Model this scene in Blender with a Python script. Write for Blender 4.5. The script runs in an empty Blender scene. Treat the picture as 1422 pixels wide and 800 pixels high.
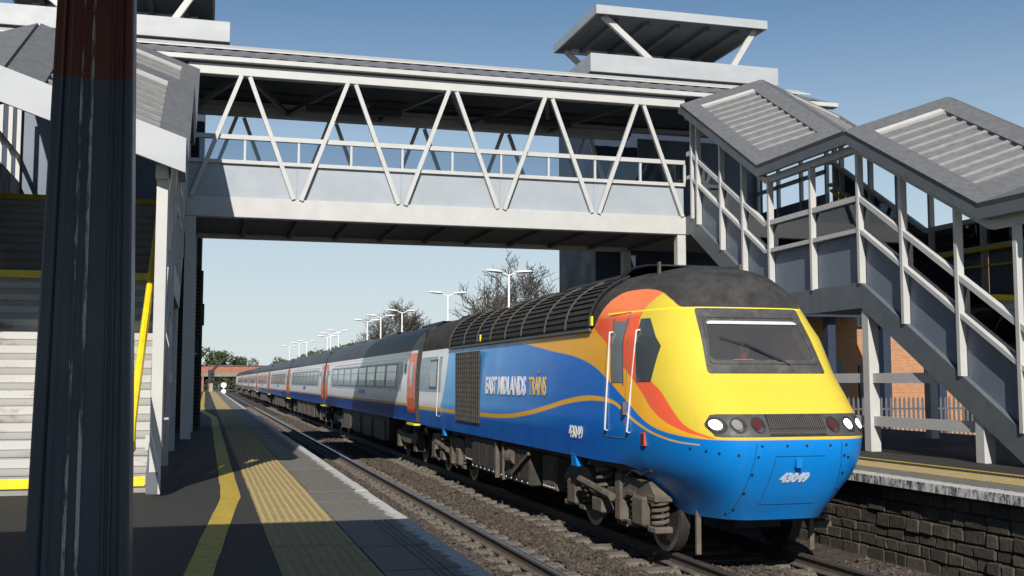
import bpy, math, random
from mathutils import Vector, Matrix
random.seed(7)
R = math.radians
scene = bpy.context.scene
col = scene.collection
# ------------------------------------------------------------------ camera, sky, sun, exposure
cam_d = bpy.data.cameras.new('camera'); cam = bpy.data.objects.new('camera', cam_d); col.objects.link(cam)
cam.location = (0, 0, 2.15); cam.rotation_euler = (R(90 + 4.8415), 0, R(-15.574))
cam_d.sensor_width = 36; cam_d.lens = 36 * 1523 / 1422; cam_d.clip_end = 3000; cam_d.clip_start = .05
scene.camera = cam
SUN_AZ, SUN_EL = 17.0, 33.0            # light travels towards +Y, this many degrees towards +X
world = bpy.data.worlds.new('World'); scene.world = world; world.use_nodes = True
wn = world.node_tree; wn.nodes.clear()
sky = wn.nodes.new('ShaderNodeTexSky'); sky.sky_type = 'NISHITA'; sky.sun_disc = False
sky.sun_elevation = R(SUN_EL); sky.sun_rotation = R(180 + SUN_AZ); sky.air_density = 1.0; sky.dust_density = 0.0; sky.ozone_density = 3.0
bg = wn.nodes.new('ShaderNodeBackground'); bg.inputs[1].default_value = .06
wo = wn.nodes.new('ShaderNodeOutputWorld'); 
_tc = wn.nodes.new('ShaderNodeTexCoord'); _sx = wn.nodes.new('ShaderNodeSeparateXYZ'); wn.links.new(_tc.outputs['Generated'], _sx.inputs[0])
_mr = wn.nodes.new('ShaderNodeMapRange'); _mr.interpolation_type = 'SMOOTHSTEP'; _mr.inputs['From Min'].default_value = 0; _mr.inputs['From Max'].default_value = .37; _mr.inputs['To Min'].default_value = .85; _mr.inputs['To Max'].default_value = .0
wn.links.new(_sx.outputs[2], _mr.inputs['Value'])
_hz = wn.nodes.new('ShaderNodeMix'); _hz.data_type = 'RGBA'; _hz.inputs[7].default_value = (8.8, 9.75, 10.3, 1)      # pale haze all round the horizon
_tn = wn.nodes.new('ShaderNodeMix'); _tn.data_type = 'RGBA'; _tn.blend_type = 'MULTIPLY'; _tn.inputs[0].default_value = 1; _tn.inputs[7].default_value = (1.02, 1.15, 1.16, 1); wn.links.new(sky.outputs[0], _tn.inputs[6])
wn.links.new(_mr.outputs[0], _hz.inputs[0]); wn.links.new(_tn.outputs[2], _hz.inputs[6]); wn.links.new(_hz.outputs[2], bg.inputs[0]); wn.links.new(bg.outputs[0], wo.inputs[0])
sl = bpy.data.lights.new('sun', 'SUN'); sl.energy = 5.0; sl.angle = R(.5); sl.color = (1, .95, .87)
sun = bpy.data.objects.new('sun', sl); col.objects.link(sun)
ld = Vector((math.sin(R(SUN_AZ)) * math.cos(R(SUN_EL)), math.cos(R(SUN_AZ)) * math.cos(R(SUN_EL)), -math.sin(R(SUN_EL))))
sun.rotation_euler = ld.to_track_quat('-Z', 'Y').to_euler(); sun.location = (-10, -30, 30)
vs = scene.view_settings; vs.view_transform = 'Standard'; vs.look = 'None'; vs.exposure = .3; vs.gamma = 1; vs.use_curve_mapping = False

# ------------------------------------------------------------------ helpers
def interp(x, pts):
    if x <= pts[0][0]: return pts[0][1]
    for (a, b), (c, d) in zip(pts, pts[1:]):
        if x <= c: return b + (d - b) * (x - a) / (c - a) if c > a else d
    return pts[-1][1]

class MB:
    def __init__(s): s.v = []; s.f = []; s.mi = []; s.cur = 0
    def add(s, vs_, fs):
        o = len(s.v); s.v += [tuple(p) for p in vs_]; s.f += [tuple(i + o for i in f) for f in fs]; s.mi += [s.cur] * len(fs); return s
    def box(s, a, b):
        x0, y0, z0 = [min(p, q) for p, q in zip(a, b)]; x1, y1, z1 = [max(p, q) for p, q in zip(a, b)]
        return s.add([(x0,y0,z0),(x1,y0,z0),(x1,y1,z0),(x0,y1,z0),(x0,y0,z1),(x1,y0,z1),(x1,y1,z1),(x0,y1,z1)],
                     [(0,3,2,1),(4,5,6,7),(0,1,5,4),(1,2,6,5),(2,3,7,6),(3,0,4,7)])
    def hexa(s, p):      # 8 points, bottom ring then top ring
        return s.add(p, [(0,3,2,1),(4,5,6,7),(0,1,5,4),(1,2,6,5),(2,3,7,6),(3,0,4,7)])
    def beam(s, p, q, w, h, up=(0,0,1)):
        p = Vector(p); q = Vector(q); d = (q - p).normalized(); u = Vector(up)
        if abs(d.dot(u)) > .99: u = Vector((0, 1, 0))
        r = d.cross(u).normalized(); u = r.cross(d).normalized(); r *= w / 2; u *= h / 2
        return s.hexa([p-r-u, p+r-u, q+r-u, q-r-u, p-r+u, p+r+u, q+r+u, q-r+u])
    def tube(s, pts, r, n=8, cap=True):
        pts = [Vector(p) for p in pts]; rs = r if isinstance(r, (list, tuple)) else [r] * len(pts); o = len(s.v); ref = None
        for i, p in enumerate(pts):
            d = (pts[min(i+1, len(pts)-1)] - pts[max(i-1, 0)]).normalized()
            if ref is None: ref = Vector((0,0,1)) if abs(d.z) < .9 else Vector((1,0,0))
            a = d.cross(ref).normalized(); ref = a.cross(d).normalized()
            for k in range(n):
                t = 2*math.pi*k/n; s.v.append(tuple(p + (a*math.cos(t) + ref*math.sin(t)) * rs[i]))
        fs = []
        for i in range(len(pts)-1):
            for k in range(n): fs.append((o+i*n+k, o+i*n+(k+1) % n, o+(i+1)*n+(k+1) % n, o+(i+1)*n+k))
        if cap: fs += [tuple(o+k for k in range(n))[::-1], tuple(o+(len(pts)-1)*n+k for k in range(n))]
        s.f += fs; s.mi += [s.cur]*len(fs); return s
    def prism(s, poly, a, b, axis='x'):   # poly in the two other axes, extruded a..b
        n = len(poly)
        def P(u, v, t): return (t, u, v) if axis == 'x' else (u, t, v) if axis == 'y' else (u, v, t)
        return s.add([P(u, v, a) for u, v in poly] + [P(u, v, b) for u, v in poly],
                     [tuple(range(n))[::-1], tuple(range(n, 2*n))] + [(i, (i+1) % n, n+(i+1) % n, n+i) for i in range(n)])
    def grid(s, rows, skip=None, close=False):
        o = len(s.v); m = len(rows[0])
        for r in rows: s.v += [tuple(p) for p in r]
        fs = []
        for i in range(len(rows)-1):
            for j in range(m-1):
                if skip and skip(i, j): continue
                fs.append((o+i*m+j, o+i*m+j+1, o+(i+1)*m+j+1, o+(i+1)*m+j))
        s.f += fs; s.mi += [s.cur]*len(fs); return s
    def build(s, name, mats, parent=None, smooth=False, bevel=0, fix=True):
        o0 = ORG.get(parent.name, Vector()) if parent else Vector()
        me = bpy.data.meshes.new(name)
        me.from_pydata([(x-o0.x, y-o0.y, z-o0.z) for x, y, z in s.v], [], s.f)
        if fix:
            import bmesh
            bm = bmesh.new(); bm.from_mesh(me); bmesh.ops.recalc_face_normals(bm, faces=bm.faces); bm.to_mesh(me); bm.free()
        mats = mats if isinstance(mats, (list, tuple)) else [mats]
        for m in mats: me.materials.append(m)
        if len(mats) > 1: me.polygons.foreach_set('material_index', s.mi)
        ob = bpy.data.objects.new(name, me); col.objects.link(ob)
        if parent: ob.parent = parent
        ORG[ob.name] = o0.copy()
        if smooth:
            me.polygons.foreach_set('use_smooth', [True]*len(me.polygons))
            if smooth != 'all':
                m = ob.modifiers.new('es', 'EDGE_SPLIT'); m.split_angle = R(smooth if smooth is not True else 35)
        if bevel:
            m = ob.modifiers.new('bv', 'BEVEL'); m.width = bevel; m.segments = 1; m.limit_method = 'ANGLE'
        return ob
ORG = {}
def tag(o, label=None, cat=None, group=None, kind=None):
    for k, v in (('label', label), ('category', cat), ('group', group), ('kind', kind)):
        if v: o[k] = v
    return o
def thing(name, loc, label=None, cat=None, group=None, kind=None):
    o = bpy.data.objects.new(name, None); col.objects.link(o); o.location = loc; o.empty_display_size = .2
    ORG[o.name] = Vector(loc); return tag(o, label, cat, group, kind)
def copy_tree(o, parent=None):
    c = o.copy(); col.objects.link(c); c.parent = parent; ORG[c.name] = ORG.get(o.name, Vector())
    for ch in list(o.children): copy_tree(ch, c)
    return c
def piece(src, parent, loc):           # shared-mesh copy of a single piece
    c = src.copy(); col.objects.link(c); c.parent = parent; c.location = loc; ORG[c.name] = ORG.get(parent.name, Vector()); return c
def text(name, body, size, mat, parent, origin, ax, ay, sx=1.0, bold=0.0, shear=0.0, ext=.003):
    cu = bpy.data.curves.new(name, 'FONT'); cu.body = body; cu.size = size; cu.offset = bold; cu.shear = shear; cu.extrude = ext; cu.resolution_u = 3
    tmp = bpy.data.objects.new(name, cu); col.objects.link(tmp)
    bpy.context.view_layer.update()
    me = bpy.data.meshes.new_from_object(tmp.evaluated_get(bpy.context.evaluated_depsgraph_get())); bpy.data.objects.remove(tmp)
    ax = Vector(ax); ay = Vector(ay); az = ax.cross(ay); o = Vector(origin) - ORG.get(parent.name, Vector())
    for v in me.vertices:
        p = v.co.copy(); v.co = o + ax*(p.x*sx) + ay*p.y + az*p.z
    me.materials.clear(); me.materials.append(mat)
    ob = bpy.data.objects.new(name, me); col.objects.link(ob); ob.parent = parent; ORG[ob.name] = ORG.get(parent.name, Vector()); return ob

# ------------------------------------------------------------------ materials
class NT:
    def __init__(s, name):
        s.m = bpy.data.materials.new(name); s.m.use_nodes = True; s.t = s.m.node_tree; s.b = s.t.nodes['Principled BSDF']; s.out = s.t.nodes['Material Output']
        s._tc = None
    def n(s, typ, ins=None, **kw):
        nd = s.t.nodes.new(typ)
        for k, v in kw.items(): setattr(nd, k, v)
        for k, v in (ins or {}).items(): s.set(nd.inputs[k], v)
        return nd
    def set(s, sock, v):
        if isinstance(v, bpy.types.NodeSocket): s.t.links.new(v, sock)
        else:
            if sock.type == 'RGBA' and len(v) == 3: v = (*v, 1)
            sock.default_value = v
    def obj(s):
        if s._tc is None: s._tc = s.n('ShaderNodeTexCoord').outputs['Object']
        return s._tc
    def gen(s): return s.n('ShaderNodeTexCoord').outputs['Object']
    def math(s, op, a, b=0.0, c=None, clamp=False):
        nd = s.n('ShaderNodeMath', operation=op, use_clamp=clamp); s.set(nd.inputs[0], a); s.set(nd.inputs[1], b)
        if c is not None: s.set(nd.inputs[2], c)
        return nd.outputs[0]
    def mix(s, f, a, b):
        nd = s.n('ShaderNodeMix', data_type='RGBA'); s.set(nd.inputs[0], f); s.set(nd.inputs[6], a); s.set(nd.inputs[7], b); return nd.outputs[2]
    def noise(s, scale, detail=4, rough=.55, vec=None, scl=None):
        v = vec or s.obj()
        if scl: v = s.n('ShaderNodeMapping', {'Vector': v, 'Scale': scl}).outputs[0]
        return s.n('ShaderNodeTexNoise', {'Vector': v, 'Scale': scale, 'Detail': detail, 'Roughness': rough}).outputs[0]
    def ramp(s, f, a, b, lo=0.0, hi=1.0):
        return s.n('ShaderNodeMapRange', {'Value': f, 'From Min': a, 'From Max': b, 'To Min': lo, 'To Max': hi}).outputs[0]
    def bump(s, h, st=.3, dist=.02):
        return s.n('ShaderNodeBump', {'Height': h, 'Strength': st, 'Distance': dist}).outputs[0]
def M(name, c, rough=.5, var=.1, scale=5, metal=0, bump=0, bscale=40, dirt=None, dirt_amt=.5, dscale=1.5, dstretch=None, coat=0, spec=.5):
    k = NT(name); f = k.ramp(k.noise(scale), .3, .7)
    lo = tuple(x*(1-var) for x in c); hi = tuple(min(1, x*(1+var)) for x in c)
    cc = k.mix(f, lo, hi)
    if dirt:
        d = k.ramp(k.noise(dscale, 6, .65, scl=dstretch), .5, .72, 0, dirt_amt); cc = k.mix(d, cc, dirt)
    k.set(k.b.inputs['Base Color'], cc)
    k.set(k.b.inputs['Roughness'], k.ramp(k.noise(scale*2.3), .3, .7, max(.02, rough-.08), min(1, rough+.08)))
    k.b.inputs['Metallic'].default_value = metal; k.b.inputs['Coat Weight'].default_value = coat; k.b.inputs['Specular IOR Level'].default_value = spec
    if bump: k.set(k.b.inputs['Normal'], k.bump(k.noise(bscale, 5, .6), bump))
    return k.m
def glassmat(name, tint=(.5,.55,.6), refl=.12, rough=.02):
    k = NT(name)
    tr = k.n('ShaderNodeBsdfTransparent', {0: tint}).outputs[0]; gl = k.n('ShaderNodeBsdfGlossy', {0: (.9,.95,1), 'Roughness': rough}).outputs[0]
    fr = k.n('ShaderNodeFresnel', {'IOR': 1.45}).outputs[0]; fac = k.math('ADD', k.math('MULTIPLY', fr, 1.0), refl*.2, clamp=True)
    mx = k.n('ShaderNodeMixShader', {0: fac, 1: tr, 2: gl}).outputs[0]; k.t.links.new(mx, k.out.inputs[0]); return k.m
m_white = M('white_paint', (.45,.445,.43), .45, .05, 3, dirt=(.45,.42,.38), dirt_amt=.25, dscale=2, dstretch=(1,1,.3))
m_stairpanel = M('shaded_pale_panel', (.115,.142,.182), .5, .08, 1.2, dirt=(.09,.112,.145), dirt_amt=.4, dscale=1.0)  # stair side panels: shade put into the colour, darker and bluer than m_panel
m_panel = M('pale_panel', (.31,.34,.37), .4, .06, 1.2, dirt=(.4,.43,.47), dirt_amt=.3, dscale=1.0)
m_steel = M('grey_stringer', (.095,.108,.12), .5, .1, 3, dirt=(.12,.13,.14), dirt_amt=.4)
m_roof = M('roof_grey', (.11,.112,.118), .65, .16, 9, bump=.1, bscale=30, dirt=(.09,.09,.095), dirt_amt=.6, dscale=5)
m_rib = M('roof_rib', (.245,.245,.24), .55, .15, 6, dirt=(.15,.15,.15), dirt_amt=.5, dscale=4)
m_corr = M('corrugated_roof', (.14,.142,.146), .5, .18, 4, dirt=(.1,.1,.1), dirt_amt=.5, dscale=3)
m_under = M('roof_underside', (.10,.11,.125), .6, .1, 3)
m_navy = M('navy_cladding', (.026,.038,.066), .55, .08, .5, spec=.3)
m_navy2 = M('slate_cladding', (.12,.15,.20), .45, .1, 1.5)
m_fascia = M('pale_fascia', (.35,.365,.378), .45, .05, 2, dirt=(.5,.5,.5), dirt_amt=.3, dstretch=(.2,1,1))
m_glass = glassmat('tinted_glass', (.52,.56,.60), .2)
m_glass_bridge = glassmat('clear_tinted_glass', (.72,.77,.82), .15)
m_louvre = M('dark_louvre', (.018,.022,.016), .6, .2, 5)
m_black = M('black', (.015,.015,.016), .6, .2, 5)
m_yellow = M('yellow_paint', (.80,.60,.02), .4, .08, 4, dirt=(.5,.36,.04), dirt_amt=.4, dscale=6)
m_riser = None
def worn(name, base, rust, amt, scale, stretch=None):
    k = NT(name); a = k.noise(scale, 7, .7, scl=stretch); d = k.ramp(a, .56, .70, 0, amt)
    g = k.ramp(k.noise(scale*.4, 4), .35, .7); c = k.mix(g, tuple(x*.86 for x in base), base)
    k.set(k.b.inputs['Base Color'], k.mix(d, c, rust)); k.b.inputs['Roughness'].default_value = .55
    k.set(k.b.inputs['Normal'], k.bump(a, .08)); return k.m
m_riser = worn('worn_white_steel', (.45,.44,.42), (.22,.10,.045), .85, 2.2, (1,1,2.2))
m_tarmac = NT('tarmac'); k = m_tarmac
_f = k.noise(180, 3, .7); _g = k.ramp(k.noise(.8, 5), .35, .65)
k.set(k.b.inputs['Base Color'], k.mix(k.ramp(_f, .3, .72), k.mix(_g, (.0075,.007,.0065), (.0112,.0103,.0095)), (.035,.032,.029)))
_bc = k.b.inputs['Base Color'].links[0].from_socket
_vc = k.n('ShaderNodeTexVoronoi', {'Vector': k.n('ShaderNodeMix', {0: .12, 6: k.obj(), 7: k.n('ShaderNodeTexNoise', {'Vector': k.obj(), 'Scale': 1.6, 'Detail': 5.0}).outputs[1]}, data_type='RGBA').outputs[2], 'Scale': .42}, feature='DISTANCE_TO_EDGE').outputs['Distance']
_crk = k.math('MULTIPLY', k.ramp(_vc, .004, .010, 1, 0), k.ramp(k.noise(.35, 3), .48, .56), clamp=True)
_bc = k.mix(k.math('MULTIPLY', _crk, .75), _bc, (.004,.004,.004))
_gm = k.n('ShaderNodeTexVoronoi', {'Vector': k.obj(), 'Scale': 2.1}).outputs['Distance']; _bc = k.mix(k.ramp(_gm, .035, .05, .5, 0), _bc, (.07,.065,.06))
_pt = k.ramp(k.noise(.22, 2, .3), .50, .515, 0, .35); _bc = k.mix(_pt, _bc, (.0095,.009,.0088))
k.set(k.b.inputs['Base Color'], _bc)
k.b.inputs['Roughness'].default_value = .85; k.set(k.b.inputs['Normal'], k.bump(_f, .5, .01)); m_tarmac = k.m
k = NT('coping_stone'); _o = k.obj(); _n = k.noise(9, 6, .7); _s = k.n('ShaderNodeSeparateXYZ', {0: _o}).outputs
_oi = k.n('ShaderNodeObjectInfo').outputs['Random']
_c = k.mix(k.ramp(_n, .3, .7), (.083,.075,.064), (.16,.146,.126)); _c = k.mix(k.math('MULTIPLY', _oi, .5), _c, (.16,.145,.125))
_w = k.math('ADD', _s[0], k.ramp(k.noise(9, 6, .75), .3, .7, -.11, .11))
_pm = k.math('MULTIPLY', k.math('GREATER_THAN', _w, .535), k.ramp(k.noise(22, 5, .8), .36, .5, .25, .9))
k.set(k.b.inputs['Base Color'], k.mix(_pm, _c, (.48,.47,.45))); k.b.inputs['Roughness'].default_value = .8
k.set(k.b.inputs['Normal'], k.bump(k.noise(60, 5, .7), .35, .01)); m_coping = k.m
k = NT('painted_kerb_face'); _n = k.noise(16, 7, .8, scl=(1,1,.35)); _pm = k.ramp(_n, .42, .56, 0, 1)
k.set(k.b.inputs['Base Color'], k.mix(_pm, (.035,.035,.04), (.62,.61,.6))); k.b.inputs['Roughness'].default_value = .85
k.set(k.b.inputs['Normal'], k.bump(_n, .9, .03)); m_kerbface = k.m
m_tactile = M('tactile_buff', (.275,.208,.088), .75, .12, 7, bump=.2, bscale=90, dirt=(.25,.19,.09), dirt_amt=.5, dscale=3)
m_linepaint = M('line_paint', (.42,.30,.032), .7, .12, 6, bump=.25, bscale=150, dirt=(.10,.085,.04), dirt_amt=.6, dscale=9)
m_tread = M('grey_tread', (.2,.2,.2), .8, .1, 8)
m_rust = M('rail_side', (.085,.068,.055), .8, .25, 12, bump=.2)
m_railtop = M('rail_top', (.48,.47,.46), .28, .1, 9, metal=.9)
k = NT('sleeper_concrete'); _n = k.noise(7, 6, .7)
k.set(k.b.inputs['Base Color'], k.mix(k.ramp(_n, .35, .65), (.085,.072,.059), (.17,.148,.124))); k.b.inputs['Roughness'].default_value = .9
k.set(k.b.inputs['Normal'], k.bump(k.noise(50, 5), .4, .01)); m_sleeper = k.m
def ballast_mat(name, island=True):
    k = NT(name)
    if island: r = k.n('ShaderNodeNewGeometry').outputs['Random Per Island']
    else: r = k.n('ShaderNodeTexVoronoi', {'Vector': k.obj(), 'Scale': 16.0}).outputs['Color']; r = k.n('ShaderNodeSeparateColor', {0: r}).outputs[0]
    cr = k.n('ShaderNodeValToRGB', {0: r}); e = cr.color_ramp.elements
    e[0].position = 0; e[0].color = (.024,.019,.015,1); e[1].position = 1; e[1].color = (.095,.073,.053,1)
    x = cr.color_ramp.elements.new(.5); x.color = (.044,.033,.024,1); x = cr.color_ramp.elements.new(.75); x.color = (.06,.052,.046,1)
    c = k.mix(k.ramp(k.noise(.7, 4), .4, .65, 0, .45), cr.outputs[0], (.055,.038,.026))
    k.set(k.b.inputs['Base Color'], c); k.b.inputs['Roughness'].default_value = .9
    if not island:
        v = k.n('ShaderNodeTexVoronoi', {'Vector': k.obj(), 'Scale': 16.0}).outputs['Distance']; k.set(k.b.inputs['Normal'], k.bump(v, 1.0, .05))
    return k.m
m_stone = ballast_mat('ballast_stone'); m_bed = ballast_mat('ballast_bed', False)
k = NT('wall_stone'); _oi = k.n('ShaderNodeObjectInfo').outputs['Random']
_c = k.mix(_oi, (.036,.030,.022), (.088,.072,.052)); _c = k.mix(k.ramp(k.noise(6, 6, .7), .4, .7), _c, (.03,.026,.021))
k.set(k.b.inputs['Base Color'], _c); k.b.inputs['Roughness'].default_value = .95; k.set(k.b.inputs['Normal'], k.bump(k.noise(18, 6, .7), .8, .03)); m_wallstone = k.m
m_mortar = M('wall_mortar', (.05,.043,.035), .95, .2, 8, bump=.4)
m_ground = M('rough_ground', (.09,.085,.05), .95, .3, .3, bump=.4, bscale=4, dirt=(.06,.075,.03), dirt_amt=.8, dscale=.12)
m_bark = M('bark', (.10,.085,.07), .9, .25, 6)
m_twig = M('twig', (.06,.052,.045), .9, .3, 3)
k = NT('leaf'); _r = k.n('ShaderNodeNewGeometry').outputs['Random Per Island']
k.set(k.b.inputs['Base Color'], k.mix(_r, (.03,.045,.018), (.085,.105,.04))); k.b.inputs['Roughness'].default_value = .7; m_leaf = k.m
m_lampwhite = M('lamp_white', (.75,.75,.73), .4, .05, 4)
m_tele = M('dark_grey_metal', (.10,.10,.11), .5, .15, 6)
m_green_girder = M('green_girder', (.16,.19,.14), .6, .15, 1)
k = NT('brickwork'); _b = k.n('ShaderNodeTexBrick', {'Vector': k.n('ShaderNodeMapping', {'Vector': k.obj(), 'Rotation': (R(90),0,0)}).outputs[0], 'Color1': (.44,.195,.075), 'Color2': (.33,.135,.053), 'Mortar': (.42,.33,.24), 'Scale': 1.0, 'Mortar Size': .008, 'Brick Width': .225, 'Row Height': .075})
k.set(k.b.inputs['Base Color'], k.mix(k.ramp(k.noise(.6, 5), .4, .7, 0, .35), _b.outputs[0], (.30,.14,.075))); k.b.inputs['Roughness'].default_value = .85
k.set(k.b.inputs['Normal'], k.bump(_b.outputs[1], -.4, .01)); m_brick = k.m
m_redbrick = M('red_brick_far', (.30,.125,.085), .9, .2, 1.5)
# ------------------------------------------------------------------ ground, track bed, tracks
PZ = .915
g = MB().add([(-900,-200,-.62),(900,-200,-.62),(900,2500,-.62),(-900,2500,-.62)], [(0,1,2,3)]).build('ground', m_ground); tag(g, kind='structure')
CURVE_Y, CURVE_R = 206.0, 420.0
def cpt(x, y):
    """straight railway alignment that bends to the right beyond CURVE_Y"""
    if y <= CURVE_Y: return (x, y)
    a = (y - CURVE_Y) / CURVE_R; r = CURVE_R - (x - 4.8)
    return (4.8 + CURVE_R - r*math.cos(a), CURVE_Y + r*math.sin(a))
YS = [-12, 8, 60, 120, 170, 206] + [206 + 12*i for i in range(1, 26)]
rows = []
for y in YS:
    rows.append([(*cpt(x, y), z) for x, z in [(.2,-.6),(1.4,-.24),(4.4,-.235),(4.8,-.26),(5.2,-.235),(8.9,-.24),(10.5,-.6)]])
b = MB().grid(rows).build('track_bed', m_bed); tag(b, kind='structure')
TR = {}
def track(xc, nsl_end):
    t = thing('railway_track', (xc, 0, 0), kind='structure')
    prof = [(-.07,-.165),(.07,-.165),(.07,-.153),(.012,-.13),(.012,-.045),(.036,-.035),(.036,-.004),(.028,0),(-.028,0),(-.036,-.004),(-.036,-.035),(-.012,-.045),(-.012,-.13),(-.07,-.153)]
    for s in (-1, 1):
        mb = MB(); n = len(prof); rr = []
        for y in YS: rr.append([(*cpt(xc + s*.7525 + px, y), pz) for px, pz in prof + prof[:1]])
        o = 0
        for i in range(len(YS)-1):
            for j in range(n):
                mb.cur = 1 if j in (6, 7, 8) else 0
                mb.add([rr[i][j], rr[i][j+1], rr[i+1][j+1], rr[i+1][j]], [(0,1,2,3)])
        mb.build('rail', [m_rust, m_railtop], t)
    p = [(-1.27,-.13),(1.27,-.13),(1.27,.13),(-1.27,.13)]
    def sleep():
        mb = MB(); w = [(-1.27,-.19),(-.5,-.18),(-.45,-.20),(.45,-.20),(.5,-.18),(1.27,-.19)]
        top = [-.166,-.166,-.185,-.185,-.166,-.166]
        rowsA = []
        for yy, dz in ((-.14,-.15),(-.125,-.0),(.125,0.0),(.14,-.15)):
            rowsA.append([(xc+x_, yy, z_+dz) for (x_, _), z_ in zip(w, top)])
        mb.grid(rowsA); mb.add([r_[0] for r_ in rowsA], [(0,1,2,3)]); mb.add([r_[-1] for r_ in rowsA], [(0,1,2,3)])
        for sx in (-.7525, .7525):
            for dx in (-.105, .105): mb.box((xc+sx+dx-.035, -.05, -.168), (xc+sx+dx+.035, .05, -.135))
        return mb
    first = None; y = 8.2
    while y < nsl_end:
        if first is None: first = sleep().build('sleeper', m_sleeper, t); first.location = (0, y, 0)
        else:
            c = piece(first, t, (random.uniform(-.02,.02), y + random.uniform(-.02,.02), random.uniform(-.006,.006))); c.rotation_euler.z = random.uniform(-.008,.008)
        y += .66
    return t
track(3.14, 100); track(6.5, 100)
# loose ballast stones: real stones over the part of the bed that the camera can tell apart
def stones():
    V = []; F = []
    ico = []
    t = (1+5**.5)/2
    base = [Vector(p).normalized() for p in [(-1,t,0),(1,t,0),(-1,-t,0),(1,-t,0),(0,-1,t),(0,1,t),(0,-1,-t),(0,1,-t),(t,0,-1),(t,0,1),(-t,0,-1),(-t,0,1)]]
    octs = [Vector(p) for p in [(1,0,0),(-1,0,0),(0,1,0),(0,-1,0),(0,0,1),(0,0,-1)]]
    of = [(0,2,4),(2,1,4),(1,3,4),(3,0,4),(2,0,5),(1,2,5),(3,1,5),(0,3,5)]
    rnd = random.Random(3)
    variants = []
    for _ in range(24):
        variants.append([Vector((p.x*rnd.uniform(.7,1.3), p.y*rnd.uniform(.7,1.3), p.z*rnd.uniform(.5,1.0))) + Vector((rnd.uniform(-.25,.25), rnd.uniform(-.25,.25), rnd.uniform(-.2,.2))) for p in octs])
    def scatter(x0, x1, y0, y1, dens, zf, smin=.022, smax=.042):
        n = int((x1-x0)*(y1-y0)*dens)
        for _ in range(n):
            x = rnd.uniform(x0, x1); y = rnd.uniform(y0, y1); z = zf(x, y)
            if z is None: continue
            s = rnd.uniform(smin, smax); a = rnd.uniform(0, 6.28); ca, sa = math.cos(a)*s, math.sin(a)*s; o = len(V)
            for p in rnd.choice(variants): V.append((x+p.x*ca-p.y*sa, y+p.x*sa+p.y*ca, z+p.z*s))
            F.extend([(i+o, j+o, k_+o) for i, j, k_ in of])
    def zf(x, y):
        for rx in (2.3875, 3.8925, 5.7475, 7.2525):
            if abs(x-rx) < .075: return None
        sl = ((y-8.2) % .66); mid = any(abs(x-xc) < .43 for xc in (3.14, 6.5)); sl = min(sl, .66-sl)
        on = any(abs(x-xc) < 1.28 for xc in (3.14, 6.5)) and sl < .15
        if on and not mid and rnd.random() < .88: return None
        return -.215 + rnd.uniform(-.02, .02) + (.03 if 4.45 < x < 5.2 else 0) + (.035 if mid else 0)
    scatter(1.7, 5.9, 8.4, 22, 560, zf); scatter(1.7, 5.9, 22, 42, 300, zf, .03, .05); scatter(5.8, 8.5, 8.4, 13, 420, zf, .026, .046)
    scatter(2.2, 5.9, 42, 75, 110, zf, .04, .07)
    mb = MB(); mb.v = V; mb.f = F; mb.mi = [0]*len(F)
    o = mb.build('ballast', m_stone, fix=False); tag(o, 'loose brown and grey ballast stones between the rails', 'ballast', kind='stuff')
stones()
# ------------------------------------------------------------------ platforms
def platform(xin, edge, y0, y1, wall_back, name_suffix):
    """edge = x of the track edge; xin = far inner x; direction follows from the sign"""
    d = 1 if edge > xin else -1
    t = thing('platform', (edge, 0, PZ), kind='structure')
    return t, d
pl, _ = platform(-14, 1.81, -12, 135, None, '')
MB().box((-14,-12,-.6), (1.66,135,PZ-.075)).build('platform_body', m_mortar, pl)
MB().box((-14,-12,PZ-.075), (.497,135,PZ)).build('tarmac_surface', m_tarmac, pl)
# coping slab (shared mesh) : 0.68 deep, 1.06 long, three anti-slip grooves near the edge
def coping_mesh(edge, d):
    x0 = 1.135 if d > 0 else 0
    mb = MB(); e = edge; a = edge - d*.672
    top = [(a, PZ), (e-d*.36, PZ), (e-d*.355, PZ-.008), (e-d*.345, PZ-.008), (e-d*.34, PZ), (e-d*.31, PZ), (e-d*.305, PZ-.008), (e-d*.295, PZ-.008), (e-d*.29, PZ), (e-d*.26, PZ), (e-d*.255, PZ-.008), (e-d*.245, PZ-.008), (e-d*.24, PZ), (e-d*.02, PZ), (e, PZ-.02)]
    poly = top + [(e, PZ-.10), (a, PZ-.10)]
    return mb.prism(poly, -.520, .520, 'y')
first = None; y = -11.4
while y < 134.6:
    if first is None:
        first = coping_mesh(1.81, 1)
        o_ = ORG[pl.name]; 
        first = first.build('coping_stone', m_coping, pl)
        # shift mesh so that the paint boundary in the material sits at the track edge (object x runs 0..0.68 across the slab)
        for v in first.data.vertices: v.co.x += .68
        first.location = (-.68, y, 0)
    else: piece(first, pl, (-.68 + random.uniform(-.006,.006), y, random.uniform(-.004,.004)))
    y += 1.065
def tactile_mesh(x0, x1):
    mb = MB(); L = .388
    mb.box((x0, -L, PZ-.07), (x1, L, PZ))
    w = x1 - x0; nx = 9; ny = 12
    for i in range(nx):
        for j in range(ny):
            cx = x0 + w*(i+.5)/nx; cy = -L + 2*L*(j+.5)/ny; r1, r2 = .021, .012
            vs_ = [(cx+r1*math.cos(a_*math.pi/3), cy+r1*math.sin(a_*math.pi/3), PZ) for a_ in range(6)] + [(cx+r2*math.cos(a_*math.pi/3), cy+r2*math.sin(a_*math.pi/3), PZ+.007) for a_ in range(6)]
            mb.add(vs_, [(6,7,8,9,10,11)] + [(q, (q+1) % 6, 6+(q+1) % 6, 6+q) for q in range(6)])
    return mb
first = None; y = -11
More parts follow.
